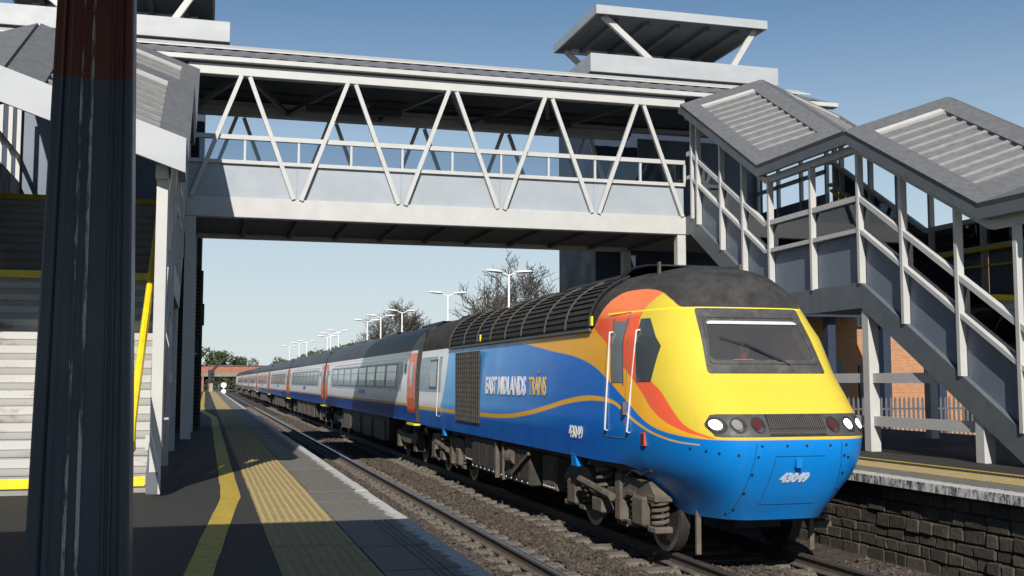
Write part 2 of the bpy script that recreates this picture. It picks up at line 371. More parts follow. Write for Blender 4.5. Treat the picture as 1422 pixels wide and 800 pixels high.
while y < 134.5:
    if first is None: first = tactile_mesh(.503, 1.128).build('tactile_slab', m_tactile, pl, fix=False); first.location = (0, y, 0)
    else: piece(first, pl, (random.uniform(-.003,.003), y, random.uniform(-.003,.002)))
    y += .796
LL = [(-.62,-2),(-.108,7.4),(.191,12.23),(.199,15.7),(.204,38.6),(-.20,46.9),(-.237,54.8),(-.19,131)]
LR = [(-.44,-2),(.072,7.35),(.388,12.18),(.389,16.5),(.414,38.55),(.03,47.4),(-.02,54.7),(.02,131)]
mb = MB()
rows = [[], []]
for i in range(len(LL)-1):
    n = max(2, int((LL[i+1][1]-LL[i][1])/.5))
    for q in range(n):
        t_ = q/n
        for r_, P in zip(rows, (LL, LR)):
            j = random.uniform(-.006,.006); r_.append((P[i][0]+(P[i+1][0]-P[i][0])*t_ + j, P[i][1]+(P[i+1][1]-P[i][1])*t_, PZ+.004))
mb.grid(rows); mb.build('painted_line', m_linepaint, pl)
# right platform
pr, _ = platform(40, 8.62, -12, 135, None, '')
MB().box((8.90,-12,-.6), (17,135,PZ-.075)).build('platform_body', m_mortar, pr)
MB().box((9.942,-12,PZ-.075), (17,135,PZ)).build('tarmac_surface', m_tarmac, pr)
first = None; y = 3.0
while y < 60:
    if first is None:
        e = 8.62; mbx = MB(); mbx.prism([(e+.68,PZ),(e+.02,PZ),(e,PZ-.02),(e,PZ-.11),(e+.68,PZ-.11)], -.525, .525, 'y')
        first = mbx.build('coping_stone', m_coping, pr)
        for v in first.data.vertices: v.co.x = -v.co.x  # mirrored below by scale so the paint runs along the edge
        first.data.flip_normals()
        for v in first.data.vertices: v.co.x += .68
        first.scale.x = -1; first.location = (.68, y, 0)
    else:
        c = piece(first, pr, (.68 + random.uniform(-.006,.006), y, random.uniform(-.004,.004)))
    y += 1.065
first = None; y = 3.3
while y < 60:
    if first is None: first = tactile_mesh(9.308, 9.938).build('tactile_slab', m_tactile, pr, fix=False); first.location = (0, y, 0)
    else: piece(first, pr, (0, y, random.uniform(-.003,.002)))
    y += .796
MB().box((8.60,3,PZ-.128), (8.618,60,PZ-.022)).build('painted_edge', m_kerbface, pr)
MB().add([(10.2,3,PZ+.004),(10.32,3,PZ+.004),(10.32,60,PZ+.004),(10.2,60,PZ+.004)], [(0,1,2,3)]).build('painted_line', m_linepaint, pr)
MB().box((9.31,60,PZ-.07), (9.94,135,PZ)).build('tactile_strip', m_tactile, pr)
MB().box((8.62,60,PZ-.11), (9.305,135,PZ)).build('coping_strip', m_coping, pr)
# stone retaining wall under the right platform edge, stone by stone
wt = thing('retaining_wall', (8.9, 0, -.3), 'rough coursed stone wall holding up the platform beneath the right-hand coping', 'wall')
MB().box((8.80,-10,-.6), (8.895,60,PZ-.115)).build('mortar_bed', m_mortar, wt)
z = -.42; rnd = random.Random(5); course = 0
while z < PZ-.19:
    h = rnd.choice([.12,.14,.16,.18]); h = min(h, PZ-.125-z); y = 7.6 - rnd.random()*.3
    while y < 22:
        L = rnd.uniform(.18,.42); dx = rnd.uniform(.0,.03); gp = .008
        x0 = 8.765 - dx; j = lambda a=.012: rnd.uniform(-a, a)
        mb = MB().hexa([(x0+j(),y+gp+j(),z+gp+j()),(8.82,y+gp,z+gp),(8.82,y+L-gp,z+gp),(x0+j(),y+L-gp+j(),z+gp+j()),(x0+j(),y+gp+j(),z+h-gp+j()),(8.82,y+gp,z+h-gp),(8.82,y+L-gp,z+h-gp),(x0+j(),y+L-gp+j(),z+h-gp+j())])
        mb.build('stone', m_wallstone, wt, bevel=.012); y += L
    z += h
#PART2
# ------------------------------------------------------------------ footbridge span
YA, YB = 24.4, 28.28
fb = thing('footbridge', (5.36, 26.3, 5.7), 'long white steel truss footbridge with a corrugated roof spanning both tracks', 'footbridge')
XL, XR = -.49, 11.21
for y0, y1 in ((YA, YA+.25), (YB-.25, YB)):
    MB().box((XL, y0, 5.70), (XR, y1, 6.14)).build('girder', m_white, fb, bevel=.012)
MB().box((XL, YA+.25, 5.80), (XR, YB-.25, 5.94)).build('deck', m_under, fb)
for i in range(11):
    x = XL + .1 + i*1.15; MB().box((x, YA+.25, 5.72), (x+.1, YB-.25, 5.80)).build('cross_joist', m_under, fb)
P = 2.33
for yy, s in ((YA, 1), (YB, -1)):
    yo = lambda a: yy + s*a
    MB().box((XL, yo(.02), 6.89), (XR, yo(.13), 6.97)).build('sill_rail', m_white, fb)
    MB().box((XL, yo(.02), 7.43), (XR, yo(.13), 7.53)).build('hand_rail', m_white, fb)
    for i in range(5):
        MB().box((XL+.03+i*P, yo(.085), 6.14), (XL+.025+(i+1)*P, yo(.115), 6.89)).build('side_panel', m_panel, fb)
    for i in range(11):
        x = XL + .05 + i*1.165
        MB().box((x-.025, yo(.04), 6.97), (x+.025, yo(.12), 7.43)).build('mullion', m_white, fb)
        if i < 10: MB().box((x+.025, yo(.072), 6.97), (x+1.14, yo(.082), 7.43)).build('pane', m_glass_bridge, fb)
    for i in range(5):
        b0, b1, t = -.46 + i*P, -.46 + (i+1)*P, .71 + i*P
        for p, q in (((b0+.08, 6.14), (t-.09, 8.84)), ((t+.09, 8.84), (b1-.08, 6.14))):
            MB().beam((p[0], yo(-.0), p[1]-.02), (q[0], yo(-.0), q[1]), .09, .085, up=(0,1,0)).build('brace', m_white, fb)
    MB().box((XL-.02, yo(-.02), 8.84), (XR, yo(.2), 9.07)).build('top_beam', m_white, fb, bevel=.01)
    MB().box((XL-4.3, yo(-.16), 9.105), (XR+4.2, yo(.12), 9.215)).build('gutter', m_white, fb, bevel=.01)
YM = (YA+YB)/2
def slope_z(y): return 9.215 + (min(y-(YA-.16), (YB+.16)-y))*.385
for s in (0, 1):
    y0 = YA-.12 if s == 0 else YB+.12
    mb = MB(); rows = [[], []]; n = int(19.9/.1)
    for i in range(n+1):
        x = XL-4.25 + i*.1; h = [.0,.0,.018,.018][i % 4]
        for r_, y in zip(rows, (y0, YM)): r_.append((x, y, slope_z(y)+h))
    mb.grid(rows); 
    mb.build('roof_sheet', m_corr, fb)
    rows2 = [[(XL-4.2, y0, slope_z(y0)-.03), (XR+4.15, y0, slope_z(y0)-.03)], [(XL-4.2, YM, slope_z(YM)-.03), (XR+4.15, YM, slope_z(YM)-.03)]]
    MB().grid(rows2).build('roof_lining', m_under, fb)
    yc = YM - .75 if s == 0 else YM + .75
    MB().hexa([(XL-4.25, yc, slope_z(yc)+.04), (XR+4.2, yc, slope_z(yc)+.04), (XR+4.2, YM, slope_z(YM)+.04), (XL-4.25, YM, slope_z(YM)+.04),
               (XL-4.25, yc, slope_z(yc)+.07), (XR+4.2, yc, slope_z(yc)+.07), (XR+4.2, YM, slope_z(YM)+.07), (XL-4.25, YM, slope_z(YM)+.07)]).build('ridge_cap', m_white, fb)
    for f in (.25, .6, .95):
        y = y0 + (YM-y0)*f; MB().box((XL, y-.04, slope_z(y)-.16), (XR, y+.04, slope_z(y)-.05)).build('purlin', m_steel, fb)
for i in range(5):
    t = .71 + i*P; b0, b1 = t-P/2, t+P/2
    for q in (b0, b1): MB().beam((t, YA+.2, 8.95), (q, YB-.2, 8.95), .1, .1).build('wind_brace', m_steel, fb)
for x0 in (2.2, 6.6): MB().box((x0, YM-.12, 8.62), (x0+2.3, YM+.12, 8.78)).build('light_fitting', m_black, fb, bevel=.02)
for x in (XL, XR-.22):
    for y in (YA+.03, YB-.25):
        MB().box((x, y, PZ), (x+.22, y+.22, 5.70)).build('column', m_white, fb, bevel=.008)
# ------------------------------------------------------------------ covered stairs (one on each platform)
G = [(24.38,6.14),(24.15,6.14),(20.5,3.90),(17.07,3.90),(12.72,1.15)][::-1]
EV = [(24.38,8.68),(24.2,8.65),(20.42,6.42),(17.13,6.42),(13.69,4.56),(12.45,4.56)][::-1]
SW = 4.0
def stairs(side, label):
    X0 = 11.2 if side > 0 else -.48
    X = lambda off: X0 + side*off
    t = thing('covered_stair', (X(2), 18.5, PZ), label, 'staircase', 'covered stairs at the two ends of the footbridge')
    def strip(lo, hi, x0, x1, ya, yb, base=G, clip=None):
        ks = [ya] + [p[0] for p in base if ya < p[0] < yb] + [yb]
        top = [(y, interp(y, base)+hi) for y in ks]; bot = [(y, interp(y, base)+lo) for y in ks]
        if clip is not None:
            nb = []
            for (a, b), (c, d) in zip(bot, bot[1:]):
                nb.append((a, max(b, clip)))
                if (b-clip)*(d-clip) < 0: nb.append((a+(c-a)*(clip-b)/(d-b), clip))
            bot = nb + [(bot[-1][0], max(bot[-1][1], clip))]
        return MB().prism(top + bot[::-1], X(x0), X(x1))
    for off in (0, SW-.12):
        strip(-.46, 0, off, off+.12, 12.72, 24.38, clip=PZ+.003).build('stringer', m_steel, t)
    posts = [12.78, 13.16, 14.45, 15.83, 17.07, 18.66, 20.3, 21.45, 22.5, 23.72, 24.02]
    for off, sg in ((.0, 1), (SW-.12, 1)):
        outer = off > 1
        for y in posts:
            zb = interp(y, G) + .0; zt = interp(y, EV) - .1
            if y < 13: zb = PZ
            big = .05 if y < 13 else .036
            MB().box((X(off-.03), y-big, zb-.02), (X(off+.09), y+big, zt)).build('post', m_white, t)
        for lo, hi, nm in ((.90, .98, 'sill_rail'), (1.47, 1.57, 'hand_rail')):
            strip(lo, hi, off-.015, off+.09, 13.0, 24.3).build(nm, m_white, t)
        for a, b in zip(posts[1:], posts[2:]):
            if b-a < .2: continue
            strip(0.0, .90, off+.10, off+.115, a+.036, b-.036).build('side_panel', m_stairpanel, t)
            strip(.98, 1.47, off+.075, off+.085, a+.036, b-.036).build('pane', m_glass, t)
        strip(-.16, -.02, off-.02, off+.1, 12.6, 24.35, base=EV).build('top_frame', m_white if not outer else m_steel, t)
    for off in (-.2, SW+.12): strip(-.02, .15, off, off+.08, 12.45, 24.33, base=EV).build('fascia', m_steel, t)
    # roof: two slopes for every straight run
    RZ = .78
    runs = list(zip(EV, EV[1:]))
    for (ya, za), (yb, zb) in runs[:4]:
        for eo, ro in ((-.2, SW/2), (SW+.2, SW/2)):
            c = [Vector((X(eo), ya, za+.15)), Vector((X(eo), yb, zb+.15)), Vector((X(ro), yb, zb+.15+RZ)), Vector((X(ro), ya, za+.15+RZ))]
            nrm = (c[1]-c[0]).cross(c[3]-c[0]).normalized(); nrm = nrm if nrm.z > 0 else -nrm
            def pt(a, b, h): return (c[0]*(1-a)*(1-b) + c[1]*a*(1-b) + c[2]*a*b + c[3]*(1-a)*b) + nrm*h
            def plate(a0, a1, b0, b1, h0, h1): return MB().hexa([pt(a0,b0,h0), pt(a1,b0,h0), pt(a1,b1,h0), pt(a0,b1,h0), pt(a0,b0,h1), pt(a1,b0,h1), pt(a1,b1,h1), pt(a0,b1,h1)])
            L = (c[1]-c[0]).length
            MB().hexa([pt(0,0,-.04), pt(1,0,-.04), pt(1,1,-.04), pt(0,1,-.04), pt(0,0,0), pt(1,0,0), pt(1,1,0), pt(0,1,0)]).build('roof_deck', m_under if L < 2 else m_corr, t)
            if L > 2 and abs(za-zb) > .5:
                a0, a1, b0, b1 = .13, .90, .17, .80
                for q in ((0, a0, 0, 1), (a1, 1, 0, 1), (a0, a1, 0, b0), (a0, a1, b1, 1)): plate(*q, .002, .075).build('roof_border', m_roof, t)
                n = int(L*(a1-a0)/.30)
                for i in range(n):
                    a = a0 + (a1-a0)*(i+.5)/n; d = .045/L; plate(a-d, a+d, b0, b1, .002, .05).build('roof_rib', m_rib, t)
                plate(a1-.035, a1-.002, b0, b1, .002, .082).build('flashing', m_white, t)
            else: plate(0, 1, 0, 1, .002, .075).build('roof_border', m_roof, t)
    # gable board over the foot of the stair
    z0 = 4.56
    for eo, ro in ((-.22, SW/2), (SW+.22, SW/2)):
        mb = MB(); a = [(X(eo), z0-.14), (X(eo), z0+.24), (X(ro), z0+.24+RZ), (X(ro), z0-.14+RZ)]
        mb.prism(a, 12.36, 12.42, 'y').build('gable_board', m_fascia, t)
    # legs and rails under the stair
    for y in (14.1, 17.0, 20.45):
        for off in (.02, SW-.22): MB().box((X(off), y-.1, PZ), (X(off+.2), y+.1, interp(y, G)-.44)).build('leg', m_white, t, bevel=.008)
    for zc in (2.20, 1.45): MB().box((X(.08), 13.2 if zc < 2 else 14.9, zc-.085), (X(.16), 20.4, zc+.085)).build('barrier_rail', m_white, t)
    MB().box((X(.08), 20.5, 2.115), (X(.16), 23.0, 2.285)).build('barrier_rail', m_white, t)
    # landings
    MB().box((X(.12), 17.07, 3.55), (X(SW-.12), 20.5, 3.72)).build('landing', m_tread, t)
    MB().box((X(.02), 24.4, 5.75), (X(SW), 28.2, 5.93)).build('landing', m_tread, t)
    # steps
    def flight(y0, z0, n, run, rise):
        first = None
        for i in range(n):
            a, zz = y0+i*run, z0+i*rise
            poly = [(a+.035, zz+.004), (a, zz+rise*.45), (a-.012, zz+rise*.5), (a-.012, zz+rise-.012), (a+.0, zz+rise), (a+run, zz+rise), (a+run, zz+rise-.03), (a+.06, zz+rise-.03), (a+.06, zz+.004)]
            s_ = MB().prism(poly, X(.13), X(SW-.13)).build('step', m_riser, t)
            if i in (0, n-1): MB().box((X(.14), a-.017, zz+rise*.42), (X(SW-.14), a-.0125, zz+rise*.98)).build('nosing', m_yellow, s_)
    flight(12.9, PZ, 15, .279, (3.72-PZ)/15); flight(20.5, 3.72, 12, .305, (5.93-3.72)/12)
    for off in (.22, SW-.22):
        pts = [(X(off), 11.78, 1.46), (X(off), 11.68, 1.56), (X(off), 11.68, 1.68), (X(off), 11.8, 1.78)]
        pts += [(X(off), 12.5, 2.22), (X(off), 16.9, 4.72), (X(off), 17.3, 4.78), (X(off), 20.3, 4.78), (X(off), 20.7, 4.9), (X(off), 24.0, 6.9)]
        MB().tube(pts, .042, 8).build('handrail', m_yellow, t, smooth=True)
        MB().tube([(X(off), 11.72, 1.46), (X(off), 12.6, 2.0), (X(off), 16.9, 4.42), (X(off), 20.5, 4.48), (X(off), 24, 6.6)], .022, 6).build('handrail', m_yellow, t, smooth=True)
    # enclosed top landing: far wall
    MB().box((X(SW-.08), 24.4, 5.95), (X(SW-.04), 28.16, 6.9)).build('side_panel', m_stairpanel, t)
    MB().box((X(SW-.1), 24.4, 7.43), (X(SW-.02), 28.16, 7.53)).build('hand_rail', m_white, t)
    for y in (24.45, 25.7, 26.9, 28.05): MB().box((X(SW-.1), y-.04, 5.93), (X(SW-.01), y+.04, 9.1)).build('post', m_white, t)
    MB().box((X(.3), 28.16, 5.95), (X(SW), 28.22, 8.9)).build('landing_wall', m_navy2, t)
    return t
stairs(1, 'white framed covered staircase dropping from the footbridge beside the brick building')
stairs(-1, 'covered staircase with rusty white steps and yellow handrail behind the dark column')
# ------------------------------------------------------------------ lift towers
def tower(x0, x1, sx0, sx1, label, yb=29.0, depth=3.3):
    t = thing('lift_tower', ((x0+x1)/2, yb+depth/2, PZ), label, 'tower', 'lift towers behind the footbridge')
    MB().box((x0, yb, PZ), (x1, yb+depth, 10.7)).build('tower_wall', m_navy, t)
    MB().box((sx0, 28.55, 10.84), (sx1, 32.5, 11.38)).build('roof_slab', m_fascia, t, bevel=.015)
    MB().box((sx0+.3, 28.9, 10.7), (sx1-.3, 32.2, 10.84)).build('roof_soffit', m_navy, t)
    a, b = sx0+.2, sx1-.45; ya, yb2 = 28.5, 32.35; zc = 12.55
    MB().box((a, ya, zc), (b, yb2, zc+.10)).build('canopy_roof', m_under, t)
    for q in (((a-.06, ya-.06, zc-.05), (b+.06, ya, zc+.20)), ((a-.06, yb2, zc-.05), (b+.06, yb2+.06, zc+.20)), ((a-.06, ya, zc-.05), (a, yb2, zc+.20)), ((b, ya, zc-.05), (b+.06, yb2, zc+.20))):
        MB().box(*q).build('canopy_fascia', m_fascia, t)
    for i in range(5):
        x = a + (b-a)*(i+.75)/5.5; MB().box((x-.07, ya+.4, zc-.13), (x+.07, yb2-.4, zc-.001)).build('canopy_rib', m_steel, t)
    MB().box((a+.4, yb2-.4, zc-.14), (b-.4, yb2-.25, zc-.002)).build('canopy_beam', m_white, t)
    for x, xt in ((sx0+1.9, a+.25), (sx1-1.4, b-.2)):
        MB().beam((x, 28.75, 11.36), (xt, 28.75, zc), .16, .12, up=(0,1,0)).build('strut', m_white, t)
        MB().beam((x, 32.2, 11.36), (xt, 32.2, zc), .16, .12, up=(0,1,0)).build('strut', m_white, t)
    return t
tw = tower(10.53, 15.8, 10.26, 16.15, 'navy lift tower with flat strutted canopy beside the bare tree')
tl = tower(-6.3, -.16, -5.44, .42, 'navy lift tower with louvred base behind the rusty steps')
# louvred lower storey on the left tower's front and side
for i in range(42):
    z = PZ + .05 + i*.098
    MB().hexa([(-3.4,28.93,z),(-.155,28.93,z),(-.155,28.995,z+.03),(-3.4,28.995,z+.03),(-3.4,28.93,z+.035),(-.155,28.93,z+.035),(-.155,28.995,z+.09),(-3.4,28.995,z+.09)]).build('louvre', m_louvre, tl)
MB().box((-.157,28.9,PZ),(-.10,29.0,4.95)).build('louvre_frame', m_black, tl)
MB().box((-.15,28.86,3.55),(-.06,28.95,4.1)).build('junction_box', m_black, tl)
sg = thing('information_sign', (-.33, 28.8, 2.8), 'small black sign with a white question mark on the louvred wall', 'sign')
MB().box((-.50,28.84,2.74),(-.17,28.88,3.22)).build('sign_plate', m_black, sg, bevel=.01)
m_signwhite = M('sign_white', (.8,.8,.8), .5, .02, 5)
text('lettering', '?', .26, m_signwhite, sg, (-.40,28.832,2.92), (1,0,0), (0,0,1))
MB().box((-.44,28.834,2.83),(-.23,28.839,2.85)).build('print_line', m_signwhite, sg)
# ------------------------------------------------------------------ station canopy over the camera side and its column
cn = thing('platform_canopy', (-.31, 3.2, PZ), 'dark fluted steel canopy column with red upper band in the shade', 'canopy')
k = NT('column_paint'); _s = k.n('ShaderNodeSeparateXYZ', {0: k.obj()}).outputs
_red = k.math('GREATER_THAN', k.math('ADD', _s[2], k.ramp(k.noise(3, 3), .3, .7, -.02, .02)), 2.06)
_base = k.mix(_red, (.055,.075,.105), (.13,.03,.017))
_str = k.ramp(k.noise(5, 5, .7, scl=(12,12,.5)), .62, .72, 0, .25)
k.set(k.b.inputs['Base Color'], k.mix(_str, _base, (.10,.10,.11))); k.set(k.b.inputs['Roughness'], k.ramp(k.noise(2, 4), .3, .7, .28, .5))
m_column = k.m
k = NT('column_chipped'); _s = k.n('ShaderNodeSeparateXYZ', {0: k.obj()}).outputs
_red = k.math('GREATER_THAN', _s[2], 2.06); _base = k.mix(_red, (.055,.075,.105), (.13,.03,.017))
_ch = k.ramp(k.noise(7, 7, .8, scl=(3,3,.3)), .47, .53, 0, 1)
k.set(k.b.inputs['Base Color'], k.mix(_ch, _base, (.55,.55,.55))); k.b.inputs['Roughness'].default_value = .4; m_chip = k.m
def cw(z): return .13 - (z-1.63)*(.0312/1.58)      # half width of the tapered column
def colsec(fx0, fx1, y0, y1, z0=PZ, z1=4.35):
    c = -.314; a, b = cw(z0)/.13, cw(z1)/.13
    return MB().hexa([(c+fx0*a, 3.2+y0*a, z0), (c+fx1*a, 3.2+y0*a, z0), (c+fx1*a, 3.2+y1*a, z0), (c+fx0*a, 3.2+y1*a, z0), (c+fx0*b, 3.2+y0*b, z1), (c+fx1*b, 3.2+y0*b, z1), (c+fx1*b, 3.2+y1*b, z1), (c+fx0*b, 3.2+y1*b, z1)])
colsec(-.112, .112, -.06, .10).build('column_core', m_column, cn, bevel=.012)
for a, b, d in ((-.130, -.098, .075), (-.094, -.072, .068), (.055, .066, .066), (.072, .083, .068), (.100, .130, .075)):
    colsec(a, b, -d, .11).build('flute', m_column, cn, bevel=.005)
for a, b in ((-.040, -.031), (-.008, .002)): colsec(a, b, -.066, 0).build('edge_strip', m_chip, cn)
MB().box((-9,-14,4.42),(.78,4.42,4.55)).build('canopy_roof', m_under, cn)
MB().box((-9,4.42,4.25),(.78,4.47,4.62)).build('valance', m_fascia, cn)
MB().box((.78,-14,4.25),(.83,4.47,4.62)).build('valance', m_fascia, cn)
for y in (3.2, -2.8, -8.8): MB().box((-8.9,y-.08,4.30),(.7,y+.08,4.42)).build('canopy_beam', m_column, cn)
#PART3
# ------------------------------------------------------------------ train: shared shape of the bodies
XC = 6.5; YJ = 14.2; YREAR = 27.0
YF = [(.5,11.66),(.8,11.45),(1.2,11.25),(1.5,11.2),(1.65,11.27),(1.97,11.56),(2.26,11.86),(2.64,12.1),(3.02,12.36),(3.3,12.55),(3.5,12.75),(3.6,13.0),(3.67,13.4),(3.72,14.0)]
WZ = [(.5,.86),(.8,1.04),(1.1,1.28),(1.5,1.37),(1.8,1.37),(2.2,1.358),(2.5,1.337),(2.87,1.29)]
def smooth_pts(pts, n=3):
    # Catmull-Rom resample so the nose reads as one curved moulding
    out = []
    for i in range(len(pts)-1):
        p0, p1, p2, p3 = pts[max(i-1,0)], pts[i], pts[i+1], pts[min(i+2, len(pts)-1)]
        for q in range(n):
            t = q/n; f = lambda k_: .5*((2*p1[k_]) + (-p0[k_]+p2[k_])*t + (2*p0[k_]-5*p1[k_]+4*p2[k_]-p3[k_])*t*t + (-p0[k_]+3*p1[k_]-3*p2[k_]+p3[k_])*t**3)
            out.append((p1[0]+(p2[0]-p1[0])*t, f(1)))
    return out + [pts[-1]]
YFs = smooth_pts(YF, 4); WZs = smooth_pts(WZ, 4)
def yf(z): return interp(z, YFs)
def wz(z):
    if z < 2.87: return interp(z, WZs)
    t = min(1, (z-2.87)/(3.72-2.87)); return 1.29*max(0, 1-t**2.3)**.5
def wzb(z, u):          # the car side below the waist is nearly upright; only the nose tucks in
    a = wz(z)
    return a + (max(a, interp(z, [(.5,1.33),(1.08,1.352),(1.5,1.37)]) if z < 1.5 else a) - a)*max(0, 1-2.2*u)
KN = [(2.7,0),(3.05,.09),(3.4,.14)]
def hw(y, z):
    f0 = yf(z)
    if y <= f0: return 0
    if y >= YJ: return wzb(z, 0)
    u = 1-(y-f0)/(YJ-f0); return wzb(z, u)*(1-interp(z, KN)*min(1, 2*u))*(1-u**2.2)**(1/5.2)
def front_y(x, z):
    x = abs(x); a, b = yf(z), YJ
    if x >= hw(b, z): return b
    for _ in range(30):
        m = (a+b)/2
        if hw(m, z) < x: a = m
        else: b = m
    return (a+b)/2
def fnorm(x, z):
    e = .02; d = .0005
    px = (front_y(x+e, z)-front_y(x-e, z))/(2*e); pz = (front_y(x, z+e)-front_y(x, z-e))/(2*e)
    n = Vector((px, -1, pz)); return n.normalized()
def conform(ob, off=.010):
    o0 = ORG[ob.parent.name]
    for v in ob.data.vertices:
        w = v.co + o0; lift = (XC-1.372) - w.x
        v.co.x = XC - hw(w.y, w.z) - off - max(-.002, min(.002, lift)) - o0.x
def conform_front(ob, off=.008):
    o0 = ORG[ob.parent.name]
    for v in ob.data.vertices:
        w = v.co + o0; v.co.y = front_y(w.x-XC, w.z) - off - o0.y
# livery: painted areas as functions of distance along the car and height
def livery(name, yorg):
    k = NT(name); s = k.n('ShaderNodeSeparateXYZ', {0: k.obj()}).outputs
    y = k.math('ADD', s[1], yorg); z = k.math('ADD', s[2], 0.0)
    def curve(inp, lo, hi, pts, vlo, vhi):
        nd = k.n('ShaderNodeFloatCurve'); cm = nd.mapping; c = cm.curves[0]
        pts = sorted(pts); L = [((a-lo)/(hi-lo), (b-vlo)/(vhi-vlo)) for a, b in pts]
        if L[0][0] > 0: L = [(0, L[0][1])] + L
        if L[-1][0] < 1: L = L + [(1, L[-1][1])]
        while len(c.points) < len(L): c.points.new(.5, .5)
        for p, (a, b) in zip(c.points, L): p.location = (a, b); p.handle_type = 'AUTO_CLAMPED'
        cm.update()
        k.set(nd.inputs['Value'], k.ramp(inp, lo, hi)); return k.ramp(nd.outputs[0], 0, 1, vlo, vhi)
    gt = lambda a, b, w=.006: k.ramp(k.math('SUBTRACT', a, b), -w, w)
    # blues
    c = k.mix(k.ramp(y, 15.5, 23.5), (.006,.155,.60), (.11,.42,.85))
    c = k.mix(gt(1.46, z, .05), c, (.004,.115,.47))
    c = k.mix(k.math('MULTIPLY', gt(13.4, y, .9), gt(1.62, z, .03)), c, (.002,.185,.56))
    # white rear end with its bowed edge
    edge = k.math('ADD', 23.85, k.math('MULTIPLY', .62, k.math('POWER', k.math('ABSOLUTE', k.math('SUBTRACT', z, 2.55)), 2.0)))
    c = k.mix(k.math('MULTIPLY', gt(y, edge), gt(z, 1.51)), c, (.80,.82,.85))
    # orange sweep, red band, yellow nose
    ob = curve(y, 11, 19.5, [(11,1.485),(11.51,1.49),(11.93,1.521),(12.33,1.58),(12.72,1.706),(13.01,1.846),(13.29,1.974),(13.8,2.19),(14.2,2.33),(14.97,2.48),(16.36,2.62),(17.6,2.75),(18.93,2.88),(19.5,3.0)], 1, 4)
    c = k.mix(gt(z, ob), c, (.86,.42,.02))
    rb = curve(z, 1.4, 4, [(1.40,11.0),(1.509,11.5),(1.589,11.89),(1.739,12.336),(2.05,12.80),(2.195,13.03),(2.42,13.45),(2.662,13.896),(2.86,14.36),(3.0,14.55),(4,14.6)], 10, 16)
    c = k.mix(k.math('MULTIPLY', gt(rb, y), gt(z, 1.5)), c, (.78,.11,.045))
    c = k.mix(k.math('MULTIPLY', gt(z, 3.0, .02), gt(rb, y)), c, (.80,.20,.07))
    yb = curve(z, 1.4, 4, [(1.40,11.0),(1.513,11.43),(1.618,11.76),(1.819,12.07),(2.054,12.38),(2.141,12.55),(2.5,12.86),(2.8,13.06),(2.972,13.136),(3.075,13.12),(3.261,12.961),(3.4,12.8)], 10, 16)
    c = k.mix(k.math('MULTIPLY', gt(yb, y), gt(z, 1.497)), c, (.62,.48,.05))
    c = k.mix(k.math('MULTIPLY', gt(k.math('ABSOLUTE', k.math('SUBTRACT', z, 3.045)), .016, .003), 0.0), c, (.9,.76,.03))
    # thin orange line
    lc = curve(y, 11, 27.5, [(11.3,1.40),(11.57,1.421),(11.87,1.436),(12.25,1.489),(12.72,1.604),(13.2,1.765),(13.69,1.893),(14.3,1.915),(14.67,1.905),(15.4,1.85),(16.4,1.735),(17.6,1.61),(18.9,1.53),(20.6,1.505),(27.5,1.495)], 1, 2.5)
    lw = k.ramp(y, 11.5, 14.5, .004, .036)
    c = k.mix(k.math('MULTIPLY', gt(y, 11.58, .01), gt(lw, k.math('ABSOLUTE', k.math('SUBTRACT', z, lc)), .006)), c, (.88,.46,.03))
    # dark roof: behind the cab everything above the gutter, over the cab the dome
    dm = curve(y, 12, 15, [(12,3.05),(12.45,3.05),(12.52,3.06),(12.72,3.17),(12.98,3.285),(13.25,3.34),(13.55,3.362),(13.86,3.35),(14.02,3.28),(14.25,3.05),(14.45,2.88),(15,2.875)], 2, 4)
    dark = gt(z, dm)
    dirt = k.noise(3.5, 7, .7)
    c = k.mix(dark, c, k.mix(k.ramp(dirt, .35, .7), (.020,.0195,.0195), (.058,.054,.051)))
    c = k.mix(k.math('MULTIPLY', k.math('MULTIPLY', gt(.009, k.math('ABSOLUTE', k.math('SUBTRACT', z, 3.054)), .003), gt(14.0, y)), 1.0), c, (.9,.74,.03))
    # light road dirt low down
    grime = k.math('MULTIPLY', k.ramp(z, 1.45, .7, 0, .35), k.ramp(k.noise(2.5, 6, .7), .4, .75), clamp=True)
    c = k.mix(grime, c, (.06,.055,.05))
    fly = k.math('MULTIPLY', k.ramp(k.n('ShaderNodeTexVoronoi', {'Vector': k.obj(), 'Scale': 17.0}).outputs['Distance'], .07, .10, .55, 0), gt(12.3, y, .5), clamp=True)
    c = k.mix(fly, c, (.10,.09,.05))
    strk = k.math('MULTIPLY', k.ramp(k.noise(3, 6, .7, scl=(9,9,.5)), .55, .75, 0, .30), k.ramp(z, 3.0, 1.2), clamp=True)
    c = k.mix(strk, c, (.10,.095,.085))
    k.set(k.b.inputs['Base Color'], c)
    k.set(k.b.inputs['Roughness'], k.math('ADD', k.math('MULTIPLY', dark, .45), k.ramp(k.noise(1.5, 5), .3, .7, .24, .36), clamp=True))
    k.set(k.b.inputs['Coat Weight'], k.math('MULTIPLY', k.math('SUBTRACT', 1.0, dark), .04)); k.b.inputs['Coat Roughness'].default_value = .08
    k.b.inputs['Specular IOR Level'].default_value = .32
    k.set(k.b.inputs['Normal'], k.bump(k.noise(.9, 2, .5), .05, .05))
    return k.m
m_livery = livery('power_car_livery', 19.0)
m_sealgrey = M('window_surround_dark', (.055,.053,.052), .55, .25, 9, dirt=(.12,.11,.10), dirt_amt=.6, dscale=6)
m_windark = glassmat('windscreen_glass', (.88,.89,.90), .0)
_nt = m_windark.node_tree; _ms = [n for n in _nt.nodes if n.type == 'MIX_SHADER'][0]; _df = _nt.nodes.new('ShaderNodeBsdfDiffuse'); _df.inputs[0].default_value = (.32,.32,.33,1)
